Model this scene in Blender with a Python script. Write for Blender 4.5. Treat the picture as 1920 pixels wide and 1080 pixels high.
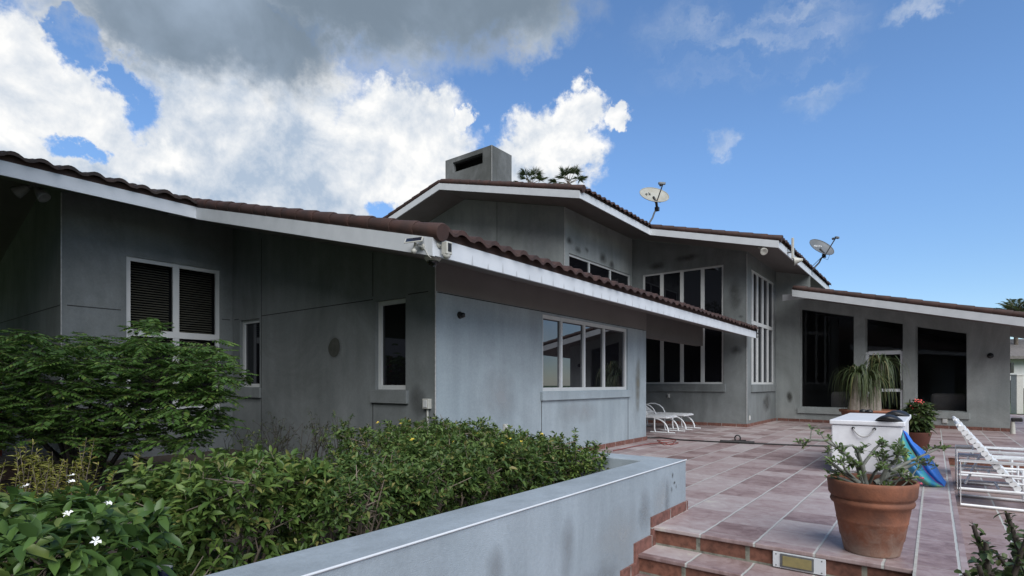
import bpy, math, random
import numpy as np
from mathutils import Vector, Matrix, Quaternion
R = math.radians
scene = bpy.context.scene
for o in list(bpy.data.objects): bpy.data.objects.remove(o)
col = scene.collection

# ------------------------------------------------------------------ camera
FOC = 1030.0; EYE = 1.15; HORI = 720.0
TH = math.atan2(792, 1030)
FW = np.array([math.cos(TH), math.sin(TH), 0.0]); RT = np.array([math.sin(TH), -math.cos(TH), 0.0]); UP = np.array([0, 0, 1.0])
EYEP = np.array([0, 0, EYE])
cd = bpy.data.cameras.new('camera'); cam = bpy.data.objects.new('camera', cd); col.objects.link(cam)
cd.sensor_width = 36; cd.lens = 36 * FOC / 1920; cd.shift_y = (HORI - 540) / 1920
cd.clip_start = 0.05; cd.clip_end = 2000
cam.location = EYEP; cam.rotation_euler = (math.pi / 2, 0, TH - math.pi / 2)
scene.camera = cam
scene.render.resolution_x = 1024; scene.render.resolution_y = 576
scene.view_settings.view_transform = 'Standard'; scene.view_settings.look = 'None'
scene.view_settings.exposure = 0.9; scene.view_settings.gamma = 1.0
scene.view_settings.use_curve_mapping = False

# ------------------------------------------------------------------ sun + sky
SUN_EL = R(44); SUN_DIR = (-0.62, -0.78)
sl = math.hypot(*SUN_DIR); sx, sy = SUN_DIR[0] / sl, SUN_DIR[1] / sl
sd = bpy.data.lights.new('sun', 'SUN'); sun = bpy.data.objects.new('sun', sd); col.objects.link(sun)
sd.energy = 2.3; sd.angle = R(55); sd.color = (1.0, 0.985, 0.97)
sun.rotation_euler = Vector((sx * math.cos(SUN_EL), sy * math.cos(SUN_EL), math.sin(SUN_EL))).to_track_quat('Z', 'Y').to_euler()

world = bpy.data.worlds.new('World'); scene.world = world; world.use_nodes = True
nt = world.node_tree; nt.nodes.clear()
def N(t, **kw):
    n = nt.nodes.new(t)
    for k, v in kw.items(): setattr(n, k, v)
    return n
def lk(a, b): nt.links.new(a, b)
def mth(op, a, b=None, c=None, clamp=False):
    n = N('ShaderNodeMath', operation=op, use_clamp=clamp)
    for i, x in enumerate((a, b, c)):
        if x is None: continue
        if isinstance(x, (int, float)): n.inputs[i].default_value = x
        else: lk(x, n.inputs[i])
    return n.outputs[0]
def vmth(op, a, b=None):
    n = N('ShaderNodeVectorMath', operation=op)
    for i, x in enumerate((a, b)):
        if x is None: continue
        if isinstance(x, (tuple, list, np.ndarray)): n.inputs[i].default_value = tuple(x)
        else: lk(x, n.inputs[i])
    return n.outputs['Value'] if op in ('DOT_PRODUCT', 'LENGTH') else n.outputs[0]
def smooth(x, a, b):
    n = N('ShaderNodeMapRange', interpolation_type='SMOOTHSTEP'); lk(x, n.inputs[0])
    n.inputs[1].default_value = a; n.inputs[2].default_value = b
    return n.outputs[0]
def noise(vec, scale, detail=5, rough=0.55, dist=0.0):
    n = N('ShaderNodeTexNoise'); lk(vec, n.inputs['Vector']); n.inputs['Scale'].default_value = scale
    n.inputs['Detail'].default_value = detail; n.inputs['Roughness'].default_value = rough; n.inputs['Distortion'].default_value = dist
    return n.outputs[0]
tc = N('ShaderNodeTexCoord'); D = tc.outputs['Generated']
az = mth('ARCTAN2', vmth('DOT_PRODUCT', D, RT), vmth('DOT_PRODUCT', D, FW))
el = mth('ARCSINE', vmth('DOT_PRODUCT', D, UP))
cb = N('ShaderNodeCombineXYZ'); lk(az, cb.inputs[0]); lk(el, cb.inputs[1]); AE = cb.outputs[0]
wv = N('ShaderNodeTexNoise'); lk(D, wv.inputs['Vector']); wv.inputs['Scale'].default_value = 7; wv.inputs['Detail'].default_value = 6; wv.inputs['Roughness'].default_value = 0.62
warp = vmth('SCALE', vmth('SUBTRACT', wv.outputs['Color'], (0.5, 0.5, 0.5)), None); warp.node.inputs['Scale'].default_value = 0.11
wv2 = N('ShaderNodeTexNoise'); lk(D, wv2.inputs['Vector']); wv2.inputs['Scale'].default_value = 24; wv2.inputs['Detail'].default_value = 5; wv2.inputs['Roughness'].default_value = 0.65
warp2 = vmth('SCALE', vmth('SUBTRACT', wv2.outputs['Color'], (0.5, 0.5, 0.5)), None); warp2.node.inputs['Scale'].default_value = 0.075
AEW = vmth('ADD', vmth('ADD', AE, warp), warp2)
def azel(u, v): return math.atan2(u - 960, FOC), math.atan2(HORI - v, math.hypot(FOC, u - 960))
def blob(u, v, ru, rv, src=None):
    a, e = azel(u, v); a2, _ = azel(u + ru, v); _, e2 = azel(u, v - rv)
    d = vmth('MULTIPLY', vmth('SUBTRACT', src or AEW, (a, e, 0)), (1 / abs(a2 - a), 1 / abs(e2 - e), 0))
    return mth('SUBTRACT', 1.0, vmth('LENGTH', d))
def maxof(L):
    x = L[0]
    for y in L[1:]: x = mth('MAXIMUM', x, y)
    return x
n1 = noise(D, 8, 9, 0.58, 0.25); n2 = noise(D, 3.0, 4, 0.5)
n1b = noise(vmth('ADD', D, tuple(UP * 0.03 - RT * 0.008 - FW * 0.0)), 8, 9, 0.58, 0.25)
n3 = noise(D, 26, 7, 0.62, 0.2); n3b = noise(vmth('ADD', D, tuple(UP * 0.010 - RT * 0.004)), 26, 7, 0.62, 0.2)
def wob(x, amp, small=0.0):
    y = mth('ADD', x, mth('MULTIPLY', mth('SUBTRACT', n1, 0.5), amp))
    return mth('ADD', y, mth('MULTIPLY', mth('SUBTRACT', n3, 0.5), small)) if small else y
bank = maxof([blob(860, -20, 300, 185), blob(640, -10, 380, 190), blob(330, 20, 250, 140), blob(990, 30, 120, 110)])
mass = maxof([blob(470, 300, 430, 190), blob(420, 120, 330, 170), blob(60, 170, 190, 180), blob(760, 260, 150, 140), blob(40, 340, 260, 130), blob(700, 340, 210, 110), blob(250, 330, 130, 100)])
cum = maxof([blob(1030, 275, 115, 100), blob(1090, 205, 75, 65), blob(990, 335, 140, 70), blob(1165, 205, 45, 30), blob(868, 222, 30, 34)])
holes = maxof([blob(160, 88, 58, 42), blob(262, 190, 52, 66), blob(225, 150, 40, 40), blob(150, 285, 46, 22), blob(738, 388, 48, 26), blob(915, 225, 66, 52), blob(120, 45, 40, 25)])
a_bank = smooth(wob(bank, 0.8), -0.05, 0.5)
a_mass = mth('MULTIPLY', smooth(wob(mass, 0.45, 0.35), 0.0, 0.30), mth('SUBTRACT', 1.0, smooth(wob(holes, 1.7, 1.5), -0.08, 0.55)))
a_cum = smooth(wob(cum, 1.2, 1.0), 0.04, 0.42)
alpha_front = maxof([a_bank, a_mass, a_cum])
back = smooth(mth('ADD', n2, mth('MULTIPLY', mth('SUBTRACT', n1, 0.5), 0.4)), 0.42, 0.6)
side = smooth(vmth('DOT_PRODUCT', D, (-0.8, 0.6, 0.0)), -0.35, 0.35)      # dark cloud added out of view, dims the light from left and behind
back = mth('MAXIMUM', back, side)
isback = smooth(mth('ABSOLUTE', az), 1.0, 1.5)
isup = smooth(el, 0.85, 1.15); isback = mth('MAXIMUM', isback, isup)
mb_ = N('ShaderNodeMix'); lk(isback, mb_.inputs[0]); lk(alpha_front, mb_.inputs[2]); lk(back, mb_.inputs[3])
cir = smooth(maxof([blob(1400, 55, 300, 130), blob(1540, 120, 110, 110), blob(1350, 265, 30, 50), blob(1745, 5, 110, 35)]), 0.0, 0.7)
mp = N('ShaderNodeMapping'); mp.inputs['Rotation'].default_value = (0, 0, R(-52)); mp.inputs['Scale'].default_value = (3.2, 13, 1); lk(AEW, mp.inputs[0])
cirn = smooth(noise(mp.outputs[0], 1.3, 6, 0.55, 0.6), 0.40, 0.78)
cirrus = mth('MULTIPLY', mth('MULTIPLY', cir, cirn), 0.62)
alpha = mth('MAXIMUM', mb_.outputs[0], cirrus, clamp=True)
def mixc(f, a, b):
    n = N('ShaderNodeMix', data_type='RGBA'); lk(f, n.inputs[0])
    for s, x in ((6, a), (7, b)):
        if isinstance(x, tuple): n.inputs[s].default_value = (*x, 1)
        else: lk(x, n.inputs[s])
    return n.outputs[2]
relief = mth('ADD', mth('MULTIPLY', mth('SUBTRACT', n1, n1b), 2.8), mth('MULTIPLY', mth('SUBTRACT', n3, n3b), 0.8))
lum = mth('ADD', maxof([blob(90, 170, 260, 190), blob(250, 285, 110, 60), blob(760, 260, 200, 150), blob(640, 170, 120, 90), blob(1060, 230, 190, 140)]), 0.0)
lum = mth('ADD', mth('MULTIPLY', smooth(lum, -0.1, 0.5), 0.46), 0.30)
lum = mth('ADD', lum, relief, clamp=True)
c0 = mixc(lum, (0.44, 0.54, 0.68), (1.0, 1.0, 0.99))
gr_ = smooth(wob(maxof([blob(850, -10, 400, 210), blob(640, 0, 330, 175), blob(310, 40, 250, 130), blob(480, 60, 260, 130)]), 1.0), -0.1, 0.62)
dk_ = mixc(smooth(mth('ADD', mth('MULTIPLY', n2, 0.6), mth('MULTIPLY', n1, 0.4)), 0.36, 0.64), (0.20, 0.26, 0.33), (0.36, 0.45, 0.57))
c1 = mixc(gr_, c0, dk_)
c2 = mixc(mth('MULTIPLY', isback, side), mixc(isback, c1, (0.42, 0.47, 0.55)), (0.13, 0.145, 0.175))
sky = N('ShaderNodeTexSky', sky_type='NISHITA'); sky.sun_disc = False
sky.sun_elevation = SUN_EL; sky.sun_rotation = math.atan2(sx, sy); sky.altitude = 0; sky.air_density = 0.85; sky.dust_density = 0.15; sky.ozone_density = 3.0
hs_ = N('ShaderNodeHueSaturation'); hs_.inputs['Saturation'].default_value = 1.09; lk(sky.outputs[0], hs_.inputs['Color'])
hz_ = N('ShaderNodeMapRange', interpolation_type='SMOOTHSTEP'); lk(el, hz_.inputs[0]); hz_.inputs[1].default_value = 0.0; hz_.inputs[2].default_value = 0.42; hz_.inputs[3].default_value = 0.66; hz_.inputs[4].default_value = 1.0; lk(hz_.outputs[0], hs_.inputs['Value'])
bg1 = N('ShaderNodeBackground'); lk(hs_.outputs[0], bg1.inputs[0]); bg1.inputs[1].default_value = 0.11
bg2 = N('ShaderNodeBackground'); lk(c2, bg2.inputs[0]); bg2.inputs[1].default_value = 0.54
ms = N('ShaderNodeMixShader'); lk(alpha, ms.inputs[0]); lk(bg1.outputs[0], ms.inputs[1]); lk(bg2.outputs[0], ms.inputs[2])
wo = N('ShaderNodeOutputWorld'); lk(ms.outputs[0], wo.inputs[0])

# ------------------------------------------------------------------ measuring helpers
def ray(u, v): return FW + (u - 960) / FOC * RT + (HORI - v) / FOC * UP
def gz(u, v, z=0.0):
    d = ray(u, v); return EYEP + (z - EYE) / d[2] * d
def pa(u, v, a): d = ray(u, v); return EYEP + a / d[0] * d
def pb(u, v, b): d = ray(u, v); return EYEP + b / d[1] * d
def pd(u, v, dep): return EYEP + dep * ray(u, v)
def pn(u, v, P, n):
    d = ray(u, v); return EYEP + ((np.array(P) - EYEP) @ np.array(n)) / (d @ np.array(n)) * d
def V3(*a): return np.array(a, float)
def unit(v): v = np.asarray(v, float); return v / max(np.linalg.norm(v), 1e-9)

# ------------------------------------------------------------------ mesh builder
class MB:
    def __init__(s): s.v = []; s.f = []; s.sm = []
    def add(s, vs, fs, smooth=False):
        k = len(s.v); s.v.extend([tuple(map(float, q)) for q in vs])
        for f in fs: s.f.append(tuple(i + k for i in f)); s.sm.append(smooth)
        return s
    def obox(s, o, ex, ey, ez):     # oriented box from a corner and three edge vectors
        o, ex, ey, ez = map(lambda q: np.asarray(q, float), (o, ex, ey, ez))
        if np.dot(np.cross(ex, ey), ez) < 0: o = o + ex; ex = -ex
        vs = [o, o + ex, o + ex + ey, o + ey, o + ez, o + ex + ez, o + ex + ey + ez, o + ey + ez]
        return s.add(vs, [(3, 2, 1, 0), (4, 5, 6, 7), (0, 1, 5, 4), (1, 2, 6, 5), (2, 3, 7, 6), (3, 0, 4, 7)])
    def box(s, x0, x1, y0, y1, z0, z1): return s.obox((x0, y0, z0), (x1 - x0, 0, 0), (0, y1 - y0, 0), (0, 0, z1 - z0))
    def tube(s, pts, r, n=8, caps=True, closed=False):
        pts = [np.asarray(p, float) for p in pts]; m = len(pts)
        rs = r if hasattr(r, '__len__') else [r] * m
        rings = []; prev = None
        for i, p in enumerate(pts):
            a = pts[(i - 1) % m] if (closed or i > 0) else p; b = pts[(i + 1) % m] if (closed or i < m - 1) else p
            t = unit(b - a)
            if prev is None:
                prev = unit(np.cross(t, (0, 0, 1) if abs(t[2]) < 0.9 else (1, 0, 0)))
            x = unit(prev - t * np.dot(prev, t)); y = np.cross(t, x); prev = x
            rings.append([p + rs[i] * (math.cos(2 * math.pi * k / n) * x + math.sin(2 * math.pi * k / n) * y) for k in range(n)])
        vs = [q for rg in rings for q in rg]; fs = []
        for i in range(m if closed else m - 1):
            j = (i + 1) % m
            for k in range(n):
                l = (k + 1) % n; fs.append((i * n + k, i * n + l, j * n + l, j * n + k))
        s.add(vs, fs, True)
        if caps and not closed:
            s.add(rings[0], [tuple(range(n))[::-1]]); s.add(rings[-1], [tuple(range(n))])
        return s
    def lathe(s, prof, c=(0, 0, 0), n=32, ax=None):
        c = np.asarray(c, float); vs = []; fs = []
        if ax is None: X, Y, Z = V3(1, 0, 0), V3(0, 1, 0), V3(0, 0, 1)
        else:
            Z = unit(ax); X = unit(np.cross(Z, (0, 0, 1) if abs(Z[2]) < 0.9 else (1, 0, 0))); Y = np.cross(Z, X)
        for r, z in prof:
            for k in range(n):
                a = 2 * math.pi * k / n; vs.append(c + X * r * math.cos(a) + Y * r * math.sin(a) + Z * z)
        for i in range(len(prof) - 1):
            for k in range(n):
                l = (k + 1) % n; fs.append((i * n + k, i * n + l, (i + 1) * n + l, (i + 1) * n + k))
        return s.add(vs, fs, True)
    def poly(s, pts): return s.add(pts, [tuple(range(len(pts)))])
    def build(s, name, mat, parent=None, bevel=0.0, org=None):
        me = bpy.data.meshes.new(name)
        o = np.zeros(3) if org is None else np.asarray(org, float)
        if parent is not None and org is None: o = np.array(parent.get('_org', (0, 0, 0)))
        v = np.array(s.v) - o if len(s.v) else np.zeros((0, 3))
        me.from_pydata([tuple(q) for q in v], [], s.f)
        me.polygons.foreach_set('use_smooth', s.sm)
        if mat is not None: me.materials.append(mat)
        ob = bpy.data.objects.new(name, me); col.objects.link(ob)
        ob['_org'] = tuple(o)
        if parent is not None: ob.parent = parent
        else: ob.location = o
        if bevel:
            b = ob.modifiers.new('bevel', 'BEVEL'); b.width = bevel; b.segments = 2; b.limit_method = 'ANGLE'; b.angle_limit = R(40)
        return ob
def thing(name, label, cat, loc=(0, 0, 0), group=None):
    o = bpy.data.objects.new(name, None); col.objects.link(o); o.location = tuple(map(float, loc)); o.empty_display_size = 0.1
    o['_org'] = tuple(map(float, loc)); o['label'] = label; o['category'] = cat
    if group: o['group'] = group
    return o
def tag(o, label, cat, group=None):
    o['label'] = label; o['category'] = cat
    if group: o['group'] = group
    return o
def struct(o): o['kind'] = 'structure'; return o
def copy_tree(o, parent=None):
    c = o.copy(); col.objects.link(c)
    if parent is not None: c.parent = parent
    for ch in list(o.children): copy_tree(ch, c)
    return c

# ------------------------------------------------------------------ materials
def mat(name, color, rough=0.6, var=None, scale=3.0, detail=5, bump=0.0, bscale=120.0, spec=0.5, metal=0.0, stretch=(1, 1, 1), pos=(0.35, 0.65)):
    m = bpy.data.materials.new(name); m.use_nodes = True; t = m.node_tree; b = t.nodes['Principled BSDF']
    b.inputs['Roughness'].default_value = rough; b.inputs['Specular IOR Level'].default_value = spec; b.inputs['Metallic'].default_value = metal
    b.inputs['Base Color'].default_value = (*color, 1)
    co = t.nodes.new('ShaderNodeTexCoord')
    if var is not None:
        mpn = t.nodes.new('ShaderNodeMapping'); mpn.inputs['Scale'].default_value = stretch; t.links.new(co.outputs['Object'], mpn.inputs[0])
        nz = t.nodes.new('ShaderNodeTexNoise'); nz.inputs['Scale'].default_value = scale; nz.inputs['Detail'].default_value = detail; nz.inputs['Roughness'].default_value = 0.6
        t.links.new(mpn.outputs[0], nz.inputs['Vector'])
        cr = t.nodes.new('ShaderNodeValToRGB'); cr.color_ramp.elements[0].position = pos[0]; cr.color_ramp.elements[1].position = pos[1]
        cr.color_ramp.elements[0].color = (*color, 1); cr.color_ramp.elements[1].color = (*var, 1)
        t.links.new(nz.outputs[0], cr.inputs[0]); t.links.new(cr.outputs[0], b.inputs['Base Color'])
    if bump:
        n2_ = t.nodes.new('ShaderNodeTexNoise'); n2_.inputs['Scale'].default_value = bscale; n2_.inputs['Detail'].default_value = 4
        t.links.new(co.outputs['Object'], n2_.inputs['Vector'])
        bp = t.nodes.new('ShaderNodeBump'); bp.inputs['Strength'].default_value = bump; bp.inputs['Distance'].default_value = 0.01
        t.links.new(n2_.outputs[0], bp.inputs['Height']); t.links.new(bp.outputs[0], b.inputs['Normal'])
    return m
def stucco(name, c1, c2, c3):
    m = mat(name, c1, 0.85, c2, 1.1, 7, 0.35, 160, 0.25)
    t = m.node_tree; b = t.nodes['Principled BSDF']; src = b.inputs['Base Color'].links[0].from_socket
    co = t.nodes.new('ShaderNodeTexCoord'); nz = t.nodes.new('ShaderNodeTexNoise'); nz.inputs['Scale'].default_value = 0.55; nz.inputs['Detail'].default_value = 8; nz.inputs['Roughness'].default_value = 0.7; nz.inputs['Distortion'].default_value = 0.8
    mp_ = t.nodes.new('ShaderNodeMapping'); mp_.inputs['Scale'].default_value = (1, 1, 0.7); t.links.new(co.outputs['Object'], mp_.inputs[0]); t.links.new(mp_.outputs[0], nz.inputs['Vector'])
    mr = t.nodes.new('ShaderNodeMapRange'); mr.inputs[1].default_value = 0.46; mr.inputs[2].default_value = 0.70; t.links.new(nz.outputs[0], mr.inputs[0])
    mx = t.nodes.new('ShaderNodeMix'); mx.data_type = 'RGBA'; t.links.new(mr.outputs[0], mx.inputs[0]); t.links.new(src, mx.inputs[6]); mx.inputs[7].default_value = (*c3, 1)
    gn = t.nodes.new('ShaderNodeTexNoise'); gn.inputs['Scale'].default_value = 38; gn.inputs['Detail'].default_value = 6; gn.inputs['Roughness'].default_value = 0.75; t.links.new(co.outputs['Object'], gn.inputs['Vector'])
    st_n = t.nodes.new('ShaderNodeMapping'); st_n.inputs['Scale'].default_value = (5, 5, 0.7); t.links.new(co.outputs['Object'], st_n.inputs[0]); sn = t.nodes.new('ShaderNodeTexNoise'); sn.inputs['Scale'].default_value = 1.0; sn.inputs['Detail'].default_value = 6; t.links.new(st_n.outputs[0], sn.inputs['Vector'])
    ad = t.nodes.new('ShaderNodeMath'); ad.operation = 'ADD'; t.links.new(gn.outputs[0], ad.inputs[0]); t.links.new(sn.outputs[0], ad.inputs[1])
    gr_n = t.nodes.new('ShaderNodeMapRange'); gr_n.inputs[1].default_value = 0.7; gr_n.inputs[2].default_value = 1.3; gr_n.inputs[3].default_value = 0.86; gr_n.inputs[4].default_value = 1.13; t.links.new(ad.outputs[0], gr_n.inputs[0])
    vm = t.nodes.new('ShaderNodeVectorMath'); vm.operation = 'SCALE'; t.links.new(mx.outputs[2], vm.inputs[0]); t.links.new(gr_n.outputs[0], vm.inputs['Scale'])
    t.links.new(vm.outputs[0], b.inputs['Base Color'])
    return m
M = {}
M['stucco'] = stucco('grey_stucco', (0.160, 0.178, 0.181), (0.205, 0.222, 0.225), (0.122, 0.134, 0.132))  # main wall tone; shade of the dark and recess walls is partly in it
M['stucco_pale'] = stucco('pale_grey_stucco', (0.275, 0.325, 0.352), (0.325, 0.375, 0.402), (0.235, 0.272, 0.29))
M['stucco_mid'] = stucco('mid_grey_stucco', (0.25, 0.277, 0.277), (0.31, 0.332, 0.33), (0.20, 0.217, 0.212))  # same stucco, lightened to imitate more light on upper and right-wing walls
M['stucco_dim'] = stucco('dim_weathered_stucco', (0.085, 0.09, 0.087), (0.12, 0.127, 0.124), (0.20, 0.21, 0.215))  # chimney's backlit darkness put into the colour; pale blotches are weathering
M['planter'] = stucco('pale_stucco', (0.27, 0.318, 0.355), (0.308, 0.355, 0.395), (0.225, 0.262, 0.29))
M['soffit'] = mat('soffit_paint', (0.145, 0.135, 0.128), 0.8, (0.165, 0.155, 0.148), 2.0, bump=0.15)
M['white'] = mat('white_paint', (0.54, 0.57, 0.60), 0.55, (0.60, 0.63, 0.66), 4.0, bump=0.12, bscale=90)
M['frame'] = mat('window_frame_paint', (0.50, 0.52, 0.52), 0.45, (0.56, 0.57, 0.57), 5.0)
M['groove'] = mat('joint_dark_strip', (0.03, 0.03, 0.03), 0.9)  # dark wall joints, built as thin raised strips
M['bead'] = mat('corner_bead', (0.42, 0.43, 0.43), 0.8, (0.3, 0.3, 0.3), 30)
M['rooftile'] = mat('roof_tile', (0.060, 0.028, 0.022), 0.75, (0.034, 0.019, 0.016), 6.0, 6, 0.3, 60)
M['roofdark'] = mat('dark_roof_tile', (0.045, 0.028, 0.023), 0.85, (0.022, 0.018, 0.016), 5.0, 6, 0.4, 50)  # darker tile tone, used on the left roofs
M['roofband'] = mat('tile_closure', (0.055, 0.028, 0.022), 0.8, (0.04, 0.023, 0.019), 8.0)
M['dark'] = mat('dark_interior', (0.012, 0.012, 0.014), 0.9)
M['room'] = mat('room_wall', (0.16, 0.16, 0.16), 0.9)
M['black'] = mat('black_plastic', (0.012, 0.012, 0.013), 0.45)
M['plastic'] = mat('white_plastic', (0.48, 0.48, 0.44), 0.4, (0.40, 0.40, 0.36), 20)
M['dimplastic'] = mat('dim_plastic', (0.17, 0.17, 0.165), 0.6, (0.13, 0.13, 0.125), 20)  # white plastic with the dimness under the left eave put into its colour
M['metal'] = mat('grey_metal', (0.16, 0.17, 0.175), 0.45, (0.11, 0.115, 0.12), 15, metal=0.3)
M['powder'] = mat('white_powder_coat', (0.78, 0.80, 0.82), 0.35, (0.66, 0.68, 0.69), 12)
M['box'] = mat('white_fibreglass', (0.78, 0.80, 0.84), 0.35, (0.70, 0.72, 0.76), 9.0, 6, 0.1, 150)
M['soil'] = mat('dark_soil', (0.035, 0.026, 0.02), 0.95, (0.075, 0.058, 0.045), 14, 6, 0.9, 40)
M['grass'] = mat('lawn', (0.05, 0.085, 0.025), 0.9, (0.075, 0.11, 0.035), 9, 6, 0.6, 60)
M['bark'] = mat('bark', (0.10, 0.08, 0.06), 0.9, (0.17, 0.145, 0.12), 12, 6, 0.6, 40)
M['twig'] = mat('twig', (0.16, 0.125, 0.095), 0.9, (0.22, 0.18, 0.14), 20)
M['dstem'] = mat('dark_stem', (0.035, 0.028, 0.022), 0.9, (0.06, 0.05, 0.04), 20)
M['blind'] = mat('brown_blind', (0.25, 0.25, 0.185), 0.6, (0.20, 0.20, 0.15), 6)
M['redpost'] = mat('red_post', (0.22, 0.045, 0.03), 0.7, (0.16, 0.035, 0.025), 8)
M['bud'] = mat('flower_yellow', (0.65, 0.50, 0.06), 0.6)
M['petal'] = mat('flower_white', (0.82, 0.82, 0.80), 0.5)
M['redfl'] = mat('flower_red', (0.50, 0.06, 0.05), 0.5)
M['rope'] = mat('pale_rope', (0.38, 0.38, 0.38), 0.8)
M['redcord'] = mat('red_cord', (0.20, 0.05, 0.04), 0.7)
M['rust'] = mat('drip_mark', (0.42, 0.44, 0.46), 0.8)

def leafmat(name, a, b, c=None, rough=0.5, trans=0.25):
    m = bpy.data.materials.new(name); m.use_nodes = True; t = m.node_tree; p = t.nodes['Principled BSDF']; out = t.nodes['Material Output']
    g = t.nodes.new('ShaderNodeNewGeometry'); cr = t.nodes.new('ShaderNodeValToRGB')
    cr.color_ramp.elements[0].color = (*a, 1); cr.color_ramp.elements[1].color = (*b, 1); cr.color_ramp.elements[1].position = 0.86 if c else 1.0
    if c: e = cr.color_ramp.elements.new(1.0); e.color = (*c, 1)
    t.links.new(g.outputs['Random Per Island'], cr.inputs[0]); t.links.new(cr.outputs[0], p.inputs['Base Color']); p.inputs['Roughness'].default_value = rough
    p.inputs['Specular IOR Level'].default_value = 0.4
    tr = t.nodes.new('ShaderNodeBsdfTranslucent'); t.links.new(cr.outputs[0], tr.inputs[0]); mx = t.nodes.new('ShaderNodeMixShader'); mx.inputs[0].default_value = trans
    t.links.new(p.outputs[0], mx.inputs[1]); t.links.new(tr.outputs[0], mx.inputs[2]); t.links.new(mx.outputs[0], out.inputs[0])
    return m
M['hedge'] = leafmat('hedge_leaf', (0.038, 0.080, 0.020), (0.112, 0.175, 0.042), (0.22, 0.19, 0.065))
M['hedge2'] = leafmat('bright_hedge_leaf', (0.048, 0.098, 0.022), (0.135, 0.205, 0.045), (0.22, 0.21, 0.07))
M['cassia'] = leafmat('feathery_leaf', (0.05, 0.11, 0.025), (0.12, 0.22, 0.05), (0.20, 0.27, 0.06), 0.45, 0.35)
M['jasmine'] = leafmat('glossy_leaf', (0.04, 0.085, 0.022), (0.095, 0.17, 0.04), (0.15, 0.19, 0.05), 0.38)
M['fern'] = leafmat('yellowgreen_leaf', (0.15, 0.17, 0.03), (0.30, 0.29, 0.06), (0.32, 0.25, 0.08))
M['twigleaf'] = leafmat('dull_leaf', (0.035, 0.05, 0.025), (0.075, 0.085, 0.04), (0.09, 0.07, 0.05))
M['strap'] = leafmat('strap_leaf', (0.025, 0.045, 0.015), (0.085, 0.115, 0.04), (0.22, 0.19, 0.09))
M['desert'] = leafmat('succulent_leaf', (0.07, 0.12, 0.035), (0.15, 0.22, 0.07), (0.22, 0.24, 0.12), 0.4)
M['thorn'] = leafmat('thorn_leaf', (0.03, 0.055, 0.02), (0.08, 0.12, 0.04), (0.14, 0.16, 0.05), 0.4)
M['tree'] = leafmat('tree_leaf', (0.03, 0.055, 0.018), (0.065, 0.10, 0.03))
M['palm'] = leafmat('palm_leaf', (0.06, 0.09, 0.035), (0.13, 0.16, 0.07))

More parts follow.
